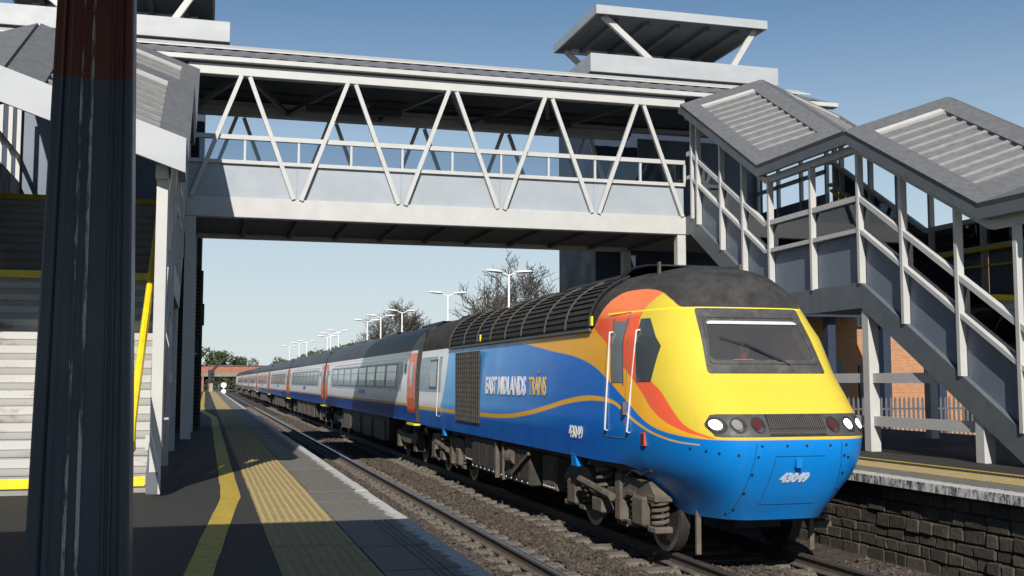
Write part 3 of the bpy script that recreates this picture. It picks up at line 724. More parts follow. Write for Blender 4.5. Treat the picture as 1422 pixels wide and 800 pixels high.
_m2 = _nt.nodes.new('ShaderNodeMixShader'); _m2.inputs[0].default_value = .13; _nt.links.new(_ms.outputs[0], _m2.inputs[1]); _nt.links.new(_df.outputs[0], _m2.inputs[2]); _nt.links.new(_m2.outputs[0], _nt.nodes['Material Output'].inputs[0])
m_sideglass = M('dark_side_glass', (.05,.06,.065), .08, .1, 2, spec=.9)
m_doorglass = M('grey_door_glass', (.17,.21,.23), .10, .1, 2, spec=.9)
m_chrome = M('white_handrail', (.58,.58,.58), .3, .05, 8)
m_redpaint = M('red_paint', (.58,.08,.03), .3, .08, 4)
m_bluepaint = M('bright_blue', (.004,.17,.52), .3, .08, 4)
m_grille = M('grille_brown', (.075,.062,.052), .6, .25, 12)
m_bogie = M('bogie_dust', (.10,.082,.064), .85, .3, 6, bump=.2, bscale=40, dirt=(.06,.05,.042), dirt_amt=.7, dscale=5)
m_bogie_d = M('bogie_dark', (.030,.027,.025), .8, .3, 8, dirt=(.075,.06,.048), dirt_amt=.5)
m_wheel = M('wheel_steel', (.05,.045,.042), .5, .25, 8, metal=.3)
m_tyre = M('wheel_tread', (.30,.29,.28), .35, .1, 8, metal=.8)
m_louvrebar = M('roof_louvre', (.014,.0135,.013), .65, .3, 10, dirt=(.05,.04,.03), dirt_amt=.6, dscale=3)
m_louvrerib = M('roof_rib_dusty', (.065,.055,.046), .8, .2, 8)
m_letter = M('white_lettering', (.92,.92,.92), .4, .03, 8)
m_letter_o = M('orange_lettering', (.92,.60,.10), .4, .05, 8)
m_cabgrey = M('cab_interior', (.42,.42,.42), .7, .1, 6)
m_hivis = M('orange_vest', (.75,.16,.03), .7, .1, 20)
m_skin = M('skin', (.50,.27,.19), .55, .05, 10)
m_hair = M('hair', (.05,.035,.025), .8, .2, 30)
k = NT('headlight_on'); k.b.inputs['Base Color'].default_value = (1,1,1,1); k.b.inputs['Emission Color'].default_value = (1,.98,.94,1); k.b.inputs['Emission Strength'].default_value = 2.0; m_headlight = k.m
m_lampoff = M('lamp_lens_grey', (.22,.21,.20), .2, .1, 10); m_taillamp = M('tail_lamp_lens', (.09,.02,.02), .2, .1, 10)

def make_power_car(label, front_detail=True):
    t = thing('power_car', (XC, 19.0, 0), label, 'locomotive')
    # body shell
    us = [1-i/14 for i in range(0)] ; th = []
    qs = [i/22*.94 for i in range(23)]
    th += [math.asin(q**2.6) for q in qs]
    th += [math.acos(min(1, (u)**1.1)) for u in (.70,.62,.54,.46,.38,.30,.22,.15,.08,.03,0)]
    th = sorted(set(th))
    zt = [1.5 + i*.06 for i in range(23)] + [2.87] + [2.87+.85*math.sin(a*math.pi/2/14) for a in range(1, 14)] + [3.716]
    zt = sorted(set(round(z, 4) for z in zt))
    def col_pts(thv):
        u = math.cos(thv)**(2/2.2); q = math.sin(thv)**(2/5.2) if thv > 0 else 0
        f1 = yf(1.0); yb = YJ - u*(YJ-f1); zb = interp(yb, [(11,.55),(12.35,.53),(12.6,.60),(12.8,.80),(12.95,.98),(13.2,1.08),(30,1.08)])
        zs = [zb + (1.5-zb)*i/8 for i in range(8)] + zt
        return [(q*wzb(z, u)*(1-interp(z, KN)*min(1, 2*u)), YJ-u*(YJ-yf(z)), z) for z in zs]
    cols = [col_pts(a) for a in th]
    side = []
    for y in (15.5, 17.5, 19.5, 21.5, 23.5, 25.5, YREAR): side.append([(x, y, z) for x, _, z in cols[-1]])
    allc = cols + side
    left = [[(XC-x, y, z) for x, y, z in c] for c in allc][::-1]; right = [[(XC+x, y, z) for x, y, z in c] for c in allc][1:]
    G_ = left + right
    def skip(i, j):
        a = [G_[i][j], G_[i+1][j], G_[i+1][j+1], G_[i][j+1]]
        cx = sum(p[0] for p in a)/4-XC; cy = sum(p[1] for p in a)/4; cz = sum(p[2] for p in a)/4
        return cy < 13 and 2.37 < cz < 2.93 and abs(cx) < interp(cz, [(2.38,.735),(2.92,.66)])
    mb = MB().grid(G_, skip)
    # rear bulkhead and floor
    rear = [p for p in G_[0]] + [p for p in G_[-1]][::-1]
    mb.add(rear, [tuple(range(len(rear)))])
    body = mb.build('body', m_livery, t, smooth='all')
    m = body.modifiers.new('es', 'EDGE_SPLIT'); m.split_angle = R(50)
    MB().box((XC-1.2, 13.3, 1.0), (XC+1.2, YREAR-.05, 1.12)).build('underframe', m_bogie_d, t)
    # helper to lay patches on the nose
    def patch(us_, zs_, fx, off=.006, thick=0):
        return [[(XC+x, y, z) for x, y, z in ((lambda x_: (x_ + fnorm(x_, z_).x*off, front_y(x_, z_) + fnorm(x_, z_).y*off, z_ + fnorm(x_, z_).z*off))(fx(u_, z_)) for u_ in us_)] for z_ in zs_]
    # windscreen surround (a ring) and glass
    inn = lambda z: interp(z, [(2.40,.69),(2.89,.625)]); out = lambda z: interp(z, [(2.235,.775),(3.04,.700)])
    def ringpt(x, z, off): n = fnorm(x, z); return (XC+x+n.x*off, front_y(x, z)+n.y*off, z+n.z*off)
    def loop(zlo, zhi, wf, rad, n=6):
        P_ = []
        for cx_, cz_, a0 in ((1, zlo, -90), (1, zhi, 0), (-1, zhi, 90), (-1, zlo, 180)):
            wv = wf(cz_)-rad; zz = cz_ + (rad if cz_ == zlo else -rad)
            for i in range(n+1):
                a = R(a0 + 90*i/n); P_.append((cx_*wv + rad*math.cos(a), zz + rad*math.sin(a)))
        return P_
    def sub(P_, m=4):
        o = []
        for (a, b), (c, d) in zip(P_, P_[1:]+P_[:1]):
            L = math.hypot(c-a, d-b); q = max(1, int(L/.08))
            for i in range(q): o.append((a+(c-a)*i/q, b+(d-b)*i/q))
        return o
    outer = loop(2.235, 3.045, out, .035); inner = loop(2.40, 2.885, inn, .07)
    mid = [((a+c)/2, (b+d)/2) for (a, b), (c, d) in zip(outer, inner)]
    def fine(P_, cnt=12):
        o = []
        for i in range(len(P_)):
            a, b = P_[i], P_[(i+1) % len(P_)]; q = cnt if math.hypot(a[0]-b[0], a[1]-b[1]) > .15 else 1
            for j in range(q): o.append((a[0]+(b[0]-a[0])*j/q, a[1]+(b[1]-a[1])*j/q))
        return o + [o[0]]
    def lerp(f): return fine([(a+(c-a)*f, b+(d-b)*f) for (a, b), (c, d) in zip(outer, inner)])
    O = fine(outer); rowsr = [[ringpt(x, z, -.01) for x, z in O], [ringpt(x, z, .010) for x, z in O]]
    rowsr += [[ringpt(x, z, h) for x, z in lerp(f)] for f, h in ((.35,.012),(.62,.012),(.66,.026),(.80,.026),(.84,.010),(1.0,.006),(1.0,-.03),(1.0,-.14))]
    sr = MB().grid(rowsr).build('windscreen_surround', m_sealgrey, t, smooth=40)
    zs_ = [2.38 + i*.052 for i in range(11)]; us_ = [-1+i/8 for i in range(17)]
    MB().grid([[ringpt(u_*(inn(z_)+.01), z_, -.012) for u_ in us_] for z_ in zs_]).build('windscreen', m_windark, t, smooth='all')
    # sun blind bar across the top of the screen
    MB().grid([[ringpt(u_*(inn(z_)-.02), z_, .004) for u_ in us_] for z_ in (2.845, 2.885)]).build('screen_top_bar', M('pale_bar', (.5,.5,.5), .5), sr)
    # wiper
    mbw = MB(); wp = lambda x, z, o=.035: ringpt(x, z, o)
    mbw.tube([wp(.30,2.33,.02), wp(.12,2.42), wp(-.22,2.585)], .012, 6); mbw.tube([wp(.22,2.375,.03), wp(-.10,2.54,.03), wp(-.52,2.665,.03)], .008, 6)
    mbw.build('wiper', m_black, t)
    # lamp cluster panel
    def zl(x): return 1.525
    rowsl = []
    for f in [i/6 for i in range(7)]:
        row = []
        for i in range(33):
            x = -1.0 + 2.0*i/32; r_ = min(1, (1-abs(x))/.10); hgt = .122*math.sqrt(max(0.02, 1-(1-r_)**2)); z = 1.645 + (f*2-1)*hgt
            row.append(ringpt(x, z, .010))
        rowsl.append(row)
    lp = MB().grid(rowsl).build('lamp_panel', m_sealgrey, t, smooth='all')
    def disc(x, z, r, off, rim=0):
        c = ringpt(x, z, off); P_ = [ringpt(x + r*math.cos(a*math.pi/9), z + r*math.sin(a*math.pi/9), off) for a in range(18)]
        return MB().add([c]+P_, [(0, 1+i, 1+(i+1) % 18) for i in range(18)])
    for x, mt in ((-.90, m_headlight), (-.70, m_lampoff), (-.475, m_taillamp), (.475, m_taillamp), (.70, m_headlight), (.90, m_headlight)):
        d = disc(x, 1.645, .088, .014).build('lamp_bezel', m_black, lp)
        disc(x-.014, 1.648, .056, .020).build('lamp_lens', mt, d)
    gp = MB()
    for i in range(27):
        x = -.335 + i*.67/26
        a, b = ringpt(x, 1.535, .014), ringpt(x, 1.755, .014); gp.beam(a, b, .011, .03, up=(0,1,0))
        # each bar of the horn grille
    gb = MB().grid([[ringpt(-.36+.72*i/8, z_, .013) for i in range(9)] for z_ in (1.53,1.6,1.7,1.76)]).build('horn_grille_back', m_black, lp)
    gp.build('horn_grille', m_louvrerib, lp)
    # coupler cover: seam lines, bracket, bolts and number
    def seam(pts, name='panel_seam'):
        P_ = []
        for (a, b), (c, d) in zip(pts, pts[1:]):
            for i in range(6): P_.append((a+(c-a)*i/6, b+(d-b)*i/6))
        P_.append(pts[-1]); MB().tube([ringpt(x, z, .0) for x, z in P_], .004, 5).build(name, M('seam_blue', (.002,.05,.16), .5), t)
    seam([(-.28,1.30),(.34,1.30)]); seam([(-.52,1.46),(-.55,1.2),(-.62,.56)]); seam([(.55,1.46),(.57,1.2),(.62,.56)]); seam([(-.36,.74),(.36,.74)]); seam([(-.28,1.30),(-.36,.74)])
    MB().box((XC-.035, front_y(0,1.22)-.05, 1.165), (XC+.035, front_y(0,1.22)+.03, 1.275)).build('lamp_bracket', m_bluepaint, t, bevel=.006)
    bolts = [(-.46,1.42),(-.15,1.42),(.1,1.42),(.4,1.42),(.62,1.42),(-.5,1.30),(-.54,1.1),(-.57,.88),(-.6,.68),(-.64,.62),(.6,1.30),(.66,1.28),(.62,1.1),(.63,.9),(-.72,1.32),(-.9,1.34),(-1.0,1.36),(-1.1,1.38)]
    for x, z in bolts:
        n = fnorm(x, z); p = Vector(ringpt(x, z, 0)); MB().tube([p-n*.01, p+n*.010], .014, 8).build('bolt', m_black, t)
    n0 = fnorm(0, 1.07); ay = Vector((0, -n0.z, -n0.y)).normalized(); ay = ay if ay.z > 0 else -ay
    conform_front(text('number', '43049', .14, m_letter, t, Vector((XC-.19, 11.2, 1.005)), (1,0,0), (0,0,1), sx=1.0, bold=.009, shear=.25))
    # ---- sides
    def sidept(s, y, z, off=.005): return (XC + s*(hw(y, z)+off), y, z)
    def sidepatch(s, y0, y1, z0, z1, off, ny=6, nz=8): return MB().grid([[sidept(s, y0+(y1-y0)*i/ny, z0+(z1-z0)*j/nz, off) for i in range(ny+1)] for j in range(nz+1)])
    for s in (-1, 1):
        # driver's door outline
        for pth in ([(13.83,1.42),(13.83,2.6),(13.90,3.02)], [(13.13,1.42),(13.18,2.6),(13.42,3.05)], [(13.83,1.42),(13.13,1.42)], [(13.90,3.02),(13.42,3.05)]):
            P_ = []
            for (a, b), (c, d) in zip(pth, pth[1:]):
                for i in range(7): P_.append((a+(c-a)*i/6, b+(d-b)*i/6))
            MB().tube([sidept(s, a, b, .0) for a, b in P_], .006, 5).build('door_seam', m_tele, t)
        dw = MB().grid([[sidept(s, interp(z, [(2.13,y0),(2.94,y0+.18)]), z, .006) for y0 in (13.24,13.3,13.4,13.5,13.56)] for z in [2.13+i*.081 for i in range(11)]]).build('door_window', m_doorglass, t, smooth='all')
        for ya, yb_, za, zb_ in ((13.21,13.24,2.10,2.97),(13.56,13.59,2.10,2.97)):
            MB().grid([[sidept(s, interp(z, [(2.13,a),(2.94,a+.18)]), z, .009) for a in (ya, yb_)] for z in [za+i*(zb_-za)/8 for i in range(9)]]).build('window_frame', m_tele, dw)
        for yy in (13.73, 13.02):
            x0_, x1_ = hw(yy, 1.5)+.035, hw(yy, 2.79)+.05; P_ = [sidept(s, yy, 1.50, .0), (XC+s*x0_, yy, 1.51)] + [(XC+s*(x0_+(x1_-x0_)*f_), yy, 1.51+1.27*f_) for f_ in (.3,.6,.98)] + [(XC+s*x1_, yy, 2.79), sidept(s, yy, 2.80, .0)]
            MB().tube(P_, .012, 8).build('grab_rail', m_chrome, t, smooth=True)
        MB().box((XC+s*1.36-.03, 13.1, 1.72), (XC+s*1.36+.03, 13.16, 1.88)).build('door_handle', m_tele, t)
        # cab quarterlight
        zz = [2.14,2.25,2.36,2.47,2.58,2.70,2.82,2.945]
        f_front = lambda z: interp(z, [(2.14,12.56),(2.58,12.50),(2.945,12.90)]); f_back = lambda z: interp(z, [(2.14,12.89),(2.45,12.96),(2.75,13.05),(2.945,13.10)])
        MB().grid([[sidept(s, f_front(z)+(f_back(z)-f_front(z))*i/5, z, .006) for i in range(6)] for z in zz]).build('cab_side_window', m_sideglass, t, smooth='all')
        # small fittings
        MB().box((XC+s*1.29-.02, 12.60, 1.36), (XC+s*1.29+.02, 12.72, 1.52)).build('cable_socket', m_redpaint, t)
        MB().box((XC+s*1.29-.027, 12.63, 1.38), (XC+s*1.29+.027, 12.69, 1.50)).build('socket_hole', m_black, t)
        # side grille
        gx = XC + s*1.372
        gr = MB().box((gx-.01*1, 20.72, 1.33), (gx+.01, 22.82, 2.74)).build('side_grille', m_black, t)
        for i in range(13):
            y = 20.76 + i*2.02/12; w_ = .05 if i in (6,) else .024
            MB().box((gx-.022 if s < 0 else gx+.008, y-w_, 1.33), (gx-.008 if s < 0 else gx+.022, y+w_, 2.74)).build('grille_bar', m_grille, gr)
        for i in range(15):
            z = 1.35 + i*1.37/14
            MB().box((gx-.019 if s < 0 else gx+.006, 20.72, z-.018), (gx-.006 if s < 0 else gx+.019, 22.82, z+.018)).build('grille_bar', m_grille, gr)
        # guard's door window and grey field at the rear
        m_pgrey = M('pale_grey_field', (.25,.33,.40), .3, .05, 3)
        ww = MB().grid([[sidept(s, 24.45+(26.99-24.45)*i/6, 1.90+.82*j/4, .004) for i in range(7)] for j in range(5)]).build('rear_window_band', m_pgrey, t)
        MB().grid([[sidept(s, 24.95+.75*i/3, 2.02+.58*j/3, .010) for i in range(4)] for j in range(4)]).build('guard_window', m_doorglass, ww)
        for ya, yb_, za, zb_ in ((24.9,24.95,1.97,2.65),(25.70,25.75,1.97,2.65),(24.95,25.7,1.97,2.02),(24.95,25.7,2.60,2.65)):
            MB().grid([[sidept(s, ya+(yb_-ya)*i, za+(zb_-za)*j, .014) for i in (0,1)] for j in (0,1)]).build('window_frame', m_tele, ww)
        for yy in (24.6,): MB().tube([sidept(s, yy, 1.35, 0), sidept(s, yy, 1.36, .06), sidept(s, yy, 2.7, .06), sidept(s, yy, 2.72, 0)], .010, 6).build('grab_rail', m_chrome, t)
        for yy in (15.15, 24.2):
            MB().hexa([(XC+s*1.24, yy-.14, .93), (XC+s*1.35, yy-.14, .93), (XC+s*1.35, yy+.12, .93), (XC+s*1.24, yy+.12, .93), (XC+s*1.30, yy-.06, 1.13), (XC+s*1.355, yy-.06, 1.13), (XC+s*1.355, yy+.12, 1.13), (XC+s*1.30, yy+.12, 1.13)]).build('jacking_bracket', m_bluepaint, t, bevel=.01)
        # number and operator's name
        if s < 0:
            xs = XC - 1.372
            conform(text('number', '43049', .245, m_letter, t, (xs, 15.30, 1.34), (0,-1,0), (0,0,1), sx=1.0, bold=.005))
            conform(text('lettering', 'EAST MIDLANDS', .42, m_letter, t, (xs, 20.28, 1.925), (0,-1,0), (0,0,1), sx=.87, bold=.017))
            conform(text('lettering', 'TRAINS', .42, m_letter_o, t, (xs, 17.38, 1.925), (0,-1,0), (0,0,1), sx=.68, bold=.003))
            MB().tube([(xs+.004, 16.80, 2.29), (xs-.004, 16.80, 2.29)], .028, 10).build('lettering_dot', m_redpaint, t)
        # roof louvres: long slats between ribs
        def rpt(y, a, off):      # a = 0 at gutter .. 1 at crown
            z = 2.87 + .85*math.sin(a*math.pi/2); return (XC + s*(wz(min(z, 3.715)) + off*math.cos(a*1.2)), y, z + off*math.sin(a*1.4))
        for i in range(9):
            a = .045 + i*.066
            P0 = [rpt(y, a, .034) for y in (14.55, 23.7)]; P1 = [rpt(y, a+.045, .024) for y in (14.55, 23.7)]
            Q0 = [rpt(y, a+.004, .016) for y in (14.55, 23.7)]
            MB().add([P0[0], P0[1], P1[1], P1[0], Q0[0], Q0[1]], [(0,1,2,3),(0,1,5,4),(4,5,2,3)]).build('roof_louvre', m_louvrebar, t, fix=False)
        MB().grid([[rpt(y, a, .012) for y in (14.5, 23.75)] for a in [.02+i*.06 for i in range(11)]]).build('louvre_back', m_black, t)
        for y in (14.55,15.6,16.65,18.0,19.05,20.1,21.15,22.3,23.7):
            MB().tube([rpt(y, .03+i*.064, .036) for i in range(11)], .017, 5).build('roof_frame', m_louvrerib if y not in (14.55,) else m_black, t)
        for y in (14.45, 20.9): MB().box((XC+s*1.33-.004-.02*(s > 0), y-.03, 2.92), (XC+s*1.33+.004+.02*(s < 0), y+.03, 3.05)).build('warning_label', m_yellow, t)
        MB().box((XC+s*1.30, 14.5, 2.845), (XC+s*1.34, 23.8, 2.885)).build('gutter', m_tele, t)
    # roof top: exhaust deflector, raised casing, horn cowl
    MB().prism([(15.2,3.66),(15.0,3.74),(14.6,3.78),(14.1,3.77),(13.75,3.73),(13.75,3.71),(14.1,3.74),(14.6,3.75),(15.0,3.66)], XC-.62, XC+.62).build('roof_cowl', m_black, t)
    for x in (-.6, .6): MB().box((XC+x-.015, 13.7, 3.5), (XC+x+.015, 13.76, 3.76)).build('cowl_stay', m_rust, t)
    MB().box((XC-.45, 15.3, 3.6), (XC+.45, 18.2, 3.765)).build('engine_hatch', m_louvrebar, t, bevel=.05)
    MB().box((XC-.4, 19.0, 3.6), (XC+.4, 21.6, 3.76)).build('radiator_hatch', m_louvrebar, t, bevel=.05)
    MB().box((XC-.4, 24.6, 3.6), (XC+.4, 26.7, 3.745)).build('roof_pod', m_louvrebar, t, bevel=.04)
    # cab interior
    ci = MB()
    ci.box((XC-1.02, 13.5, 1.7), (XC+1.02, 13.54, 3.1)); ci.box((XC-.84, 12.5, 1.7), (XC-.80, 13.5, 2.8)); ci.box((XC+.80, 12.5, 1.7), (XC+.84, 13.5, 2.8))
    ci.box((XC-.80, 12.25, 1.72), (XC+.80, 13.5, 1.76)); ci.box((XC-.78, 12.12, 1.76), (XC+.78, 12.4, 2.20)); ci.box((XC-.80,12.75,2.98),(XC+.80,13.5,3.02))
    ci.build('cab_lining', m_cabgrey, t)
    MB().box((XC+.56, 13.2, 1.76), (XC+.74, 13.48, 2.95)).build('cab_locker', m_bogie_d, t)
    MB().box((XC-.04, 13.10, 1.76), (XC+.42, 13.2, 2.42)).build('driver_seat', m_black, t, bevel=.03)
    # underframe equipment
    for x0, y0, y1, z0, z1, mt in ((-1.28,19.9,21.75,.42,1.06,m_bogie_d),(-1.26,17.7,19.6,.40,1.0,m_bogie_d),(-1.1,16.75,17.5,.40,.95,m_bogie),(-1.2,21.95,22.7,.5,1.0,m_bogie_d)):
        for s in (-1, 1):
            o = MB().box((XC+s*.15, y0, z0), (XC-s*x0, y1, z1)).build('equipment_box', mt, t, bevel=.02)
            if s < 0:
                for q in range(int((y1-y0)/.55)):
                    MB().box((XC+x0-.012, y0+.05+q*.55, z0+.08), (XC+x0-.001, y0+.5+q*.55, z1-.1)).build('access_panel', mt, o, bevel=.004)
                for q in range(6): MB().tube([(XC+x0-.014, y0+.1+q*(y1-y0-.2)/5, z0+.05), (XC+x0-.002, y0+.1+q*(y1-y0-.2)/5, z0+.05)], .016, 6).build('bolt', m_chrome, o)
    for y, r in ((19.75,.05),(19.3,.035)): MB().tube([(XC-1.27, y, 1.08), (XC-1.27, y, .38)], r, 8).build('pipe', m_bogie, t)
    MB().tube([(XC-1.27, 18.9, .82), (XC-1.22, 18.6, .82)], .13, 14).build('air_filter', m_bogie, t)
    MB().beam((XC-1.29, 18.6, .55), (XC-1.29, 17.6, .95), .07, .05).build('strut', m_bogie, t)
    for yc in (14.4, 24.7): power_bogie(t, yc)
    # front guard irons
    for s in (-1, 1): MB().box((XC+s*.76-.03, 12.25, .08), (XC+s*.76+.03, 12.29, .62)).build('guard_iron', m_bogie, t)
    MB().box((XC-.3, 12.2, .38), (XC+.3, 12.7, .62)).build('coupler_bracket', m_black, t)
    return t
def wheel(t, x, y, r, s, parent):
    w_ = MB()
    w_.tube([(x-.065, y, r), (x+.065, y, r)], r, 28); wo = w_.build('wheel', m_wheel, parent, smooth=40)
    rim = MB(); n = 28
    for k_ in range(n):
        a0, a1 = 2*math.pi*k_/n, 2*math.pi*(k_+1)/n
        xo = x + s*.068
        rim.add([(xo, y+math.cos(a)*rr, r+math.sin(a)*rr) for rr, a in ((r*.99,a0),(r*.99,a1),(r*.86,a1),(r*.86,a0))], [(0,1,2,3)])
    rim.build('tyre', m_tyre, wo, fix=False)
    MB().tube([(x+s*.05, y, r), (x+s*.16, y, r)], r*.28, 14).build('hub', m_bogie, wo, smooth=40)
    return wo
def spring(pt, r, h, turns, parent):
    P_ = []
    for i in range(turns*12+1):
        a = i*2*math.pi/12; P_.append((pt[0]+r*math.cos(a), pt[1]+r*math.sin(a), pt[2]+h*i/(turns*12)))
    return MB().tube(P_, .026, 6).build('coil_spring', m_bogie, parent, smooth=True)
def power_bogie(t, yc):
    fr = MB()
    for s in (-1, 1):
        x = XC + s*1.06
        prof = [(yc-1.75,.74),(yc-1.55,.90),(yc-.75,.92),(yc-.45,.72),(yc+.45,.72),(yc+.75,.92),(yc+1.55,.90),(yc+1.75,.74),(yc+1.7,.62),(yc+.8,.66),(yc+.5,.52),(yc-.5,.52),(yc-.8,.66),(yc-1.7,.62)]
        fr.prism(prof, x-.09, x+.09)
    fr.box((XC-1.0, yc-.25, .5), (XC+1.0, yc+.25, .72))
    b = fr.build('bogie', m_bogie, t, bevel=.012)
    for s in (-1, 1):
        for w in (-1.3, 1.3):
            y = yc + w; wheel(b, XC+s*.77, y, .51, s, b)
            x = XC + s*1.10
            MB().box((x-.11, y-.19, .33), (x+.13, y+.19, .70)).build('axle_box', m_bogie, b, bevel=.03)
            MB().tube([(x+.10, y, .51), (x+.17, y, .51)], .13, 14).build('axle_cap', m_bogie, b, smooth=40)
            for d in (-.34, .34):
                spring((x+.06, y+d, .36), .095, .30, 4, b)
                MB().box((x-.06, y+d-.13, .28), (x+.18, y+d+.13, .36)).build('spring_seat', m_bogie, b, bevel=.015)
                MB().box((x-.06, y+d-.13, .66), (x+.18, y+d+.13, .74)).build('spring_cap', m_bogie, b, bevel=.015)
            MB().tube([(x+.2, y+.62*(-1 if w > 0 else 1), .30), (x+.2, y+.60*(-1 if w > 0 else 1), .62)], .045, 8).tube([(x+.2, y+.60*(-1 if w > 0 else 1), .60), (x+.2, y+.60*(-1 if w > 0 else 1), 1.0)], .062, 8).build('damper', m_bogie, b, smooth=40)
            fx = MB(); yy = y+.86*(-1 if w > 0 else 1)
            fx.box((x+.05, yy-.10, .22), (x+.10, yy-.02, .98)); fx.box((x+.05, yy+.18, .22), (x+.10, yy+.26, .98)); fx.box((x+.05, yy-.02, .22), (x+.10, yy+.18, .30)); fx.box((x+.05, yy-.02, .55), (x+.10, yy+.18, .62)); fx.box((x+.05, yy-.02, .9), (x+.10, yy+.18, .98))
            fx.build('step_frame', m_bogie, b)
        MB().box((XC+s*1.0, yc-.2, .36), (XC+s*1.28, yc+.2, .56)).build('spring_plank', m_bogie, b, bevel=.02)
        spring((XC+s*1.14, yc, .56), .12, .42, 4, b)
        MB().tube([(XC+s*1.26, yc-.55, .62), (XC+s*1.26, yc+.75, .74)], .055, 8).build('yaw_damper', m_bogie, b, smooth=40)
        MB().box((XC+s*1.1-.08, yc-.65, .3), (XC+s*1.1+.14, yc-.42, .95)).build('brake_cylinder', m_bogie, b, bevel=.03)
        MB().tube([(XC+s*1.2, yc-1.75, 1.05), (XC+s*1.22, yc-1.5, .98), (XC+s*1.22, yc-1.2, 1.02), (XC+s*1.2, yc-.9, .9)], .02, 6).build('hose', m_black, b)
pc = make_power_car('blue power car with yellow nose and orange sweep at the head of the train')
# driver
dr = thing('person', (XC+.19, 12.95, 1.93), 'seated driver in an orange vest behind the windscreen', 'person')
def skin_body(name, verts, edges, radii, mat, parent, sub=2):
    me = bpy.data.meshes.new(name); o0 = ORG[parent.name]
    me.from_pydata([Vector(v)-o0 for v in verts], edges, []); ob = bpy.data.objects.new(name, me); col.objects.link(ob); ob.parent = parent; ORG[ob.name] = o0
    m = ob.modifiers.new('s', 'SKIN'); sv = me.skin_vertices[0].data
    for v, r_ in zip(sv, radii): v.radius = r_ if isinstance(r_, tuple) else (r_, r_)
    sv[0].use_root = True
    m2 = ob.modifiers.new('ss', 'SUBSURF'); m2.levels = m2.render_levels = sub
    me.materials.append(mat); return ob
dx, dy = XC+.19, 12.95
skin_body('clothed_body', [(dx,dy,1.930),(dx,dy-.02,2.100),(dx,dy-.03,2.280),(dx,dy-.04,2.390),(dx-.20,dy-.03,2.360),(dx-.27,dy-.10,2.130),(dx-.18,dy-.36,2.090),(dx+.20,dy-.03,2.360),(dx+.27,dy-.10,2.130),(dx+.18,dy-.36,2.090),(dx-.1,dy-.3,1.930),(dx+.1,dy-.3,1.930)],
    [(0,1),(1,2),(2,3),(3,4),(4,5),(5,6),(3,7),(7,8),(8,9),(0,10),(0,11)], [.15,.15,.16,.10,.075,.055,.045,.075,.055,.045,.09,.09], m_hivis, dr)
hd = skin_body('head', [(dx,dy-.04,2.410),(dx,dy-.05,2.490),(dx,dy-.06,2.570),(dx,dy-.05,2.640),(dx,dy-.15,2.535)], [(0,1),(1,2),(2,3),(1,4)], [.05,.06,.085,.07,.018], m_skin, dr)
MB().grid([[(dx+.098*math.sin(p)*math.cos(a), dy-.035+.105*math.sin(p)*math.sin(a), 2.595+.105*math.cos(p)) for a in [math.pi*(-.15+1.3*i/9) for i in range(10)]] for p in [.02+.28*j for j in range(7)]]).build('hair', m_hair, hd, smooth='all')
for e in (-.032, .032): MB().tube([(dx+e, dy-.142, 2.585), (dx+e, dy-.150, 2.585)], .010, 8).build('eye', m_black, hd)
MB().box((dx-.024, dy-.128, 2.512), (dx+.024, dy-.121, 2.518)).build('mouth', M('lips', (.35,.12,.10), .6), hd)
for s in (-1, 1):
    MB().tube([(dx+s*.086, dy-.045, 2.550), (dx+s*.10, dy-.045, 2.550)], .028, 8).build('ear', m_skin, hd)
    hand = skin_body('hand', [(dx+s*.17,dy-.38,2.090),(dx+s*.16,dy-.46,2.100)], [(0,1)], [.03,.036], m_skin, dr, 1)
    for i in range(4): MB().tube([(dx+s*(.185-.018*i), dy-.46, 2.100), (dx+s*(.187-.018*i), dy-.52+.006*abs(i-1), 2.105), (dx+s*(.187-.018*i), dy-.545+.008*abs(i-1), 2.085)], .008, 6).build('finger', m_skin, hand)
    MB().tube([(dx+s*.135, dy-.42, 2.100), (dx+s*.115, dy-.46, 2.105), (dx+s*.11, dy-.49, 2.100)], .0095, 6).build('thumb', m_skin, hand)
# ------------------------------------------------------------------ coaches
def coach_livery():
    k = NT('coach_livery'); s = k.n('ShaderNodeSeparateXYZ', {0: k.obj()}).outputs; z = s[2]
    gt = lambda a, b, w=.006: k.ramp(k.math('SUBTRACT', a, b), -w, w)
    c = k.mix(k.ramp(k.noise(.8, 3), .3, .7), (.80,.82,.85), (.86,.88,.90))
    c = k.mix(gt(1.56, z), c, (.014,.14,.55)); c = k.mix(gt(1.50, z), c, (.009,.085,.42))
    c = k.mix(gt(.030, k.math('ABSOLUTE', k.math('SUBTRACT', z, 1.53))), c, (.88,.46,.03))
    c = k.mix(gt(.010, k.math('ABSOLUTE', k.math('SUBTRACT', z, 2.865))), c, (.70,.30,.06))
    ay = k.math('ABSOLUTE', k.math('ADD', s[1], .6))
    c = k.mix(k.math('MULTIPLY', gt(.022, k.math('ABSOLUTE', k.math('SUBTRACT', z, 2.745))), gt(8.4, ay)), c, (.55,.10,.06))
    dark = gt(z, 2.93)
    c = k.mix(dark, c, k.mix(k.ramp(k.noise(1.2, 5), .3, .7), (.025,.03,.038), (.05,.056,.065)))
    gr = k.math('MULTIPLY', k.ramp(z, 1.6, 1.0, 0, .5), k.ramp(k.noise(1.3, 6, .7, scl=(1,2,1)), .4, .75), clamp=True); c = k.mix(gr, c, (.05,.045,.04))
    k.set(k.b.inputs['Base Color'], c); k.set(k.b.inputs['Roughness'], k.math('ADD', .25, k.math('MULTIPLY', dark, .4)))
    k.b.inputs['Coat Weight'].default_value = .1; k.b.inputs['Specular IOR Level'].default_value = .35; k.set(k.b.inputs['Normal'], k.bump(k.noise(.7, 2), .04, .05)); return k.m
m_coach = coach_livery()
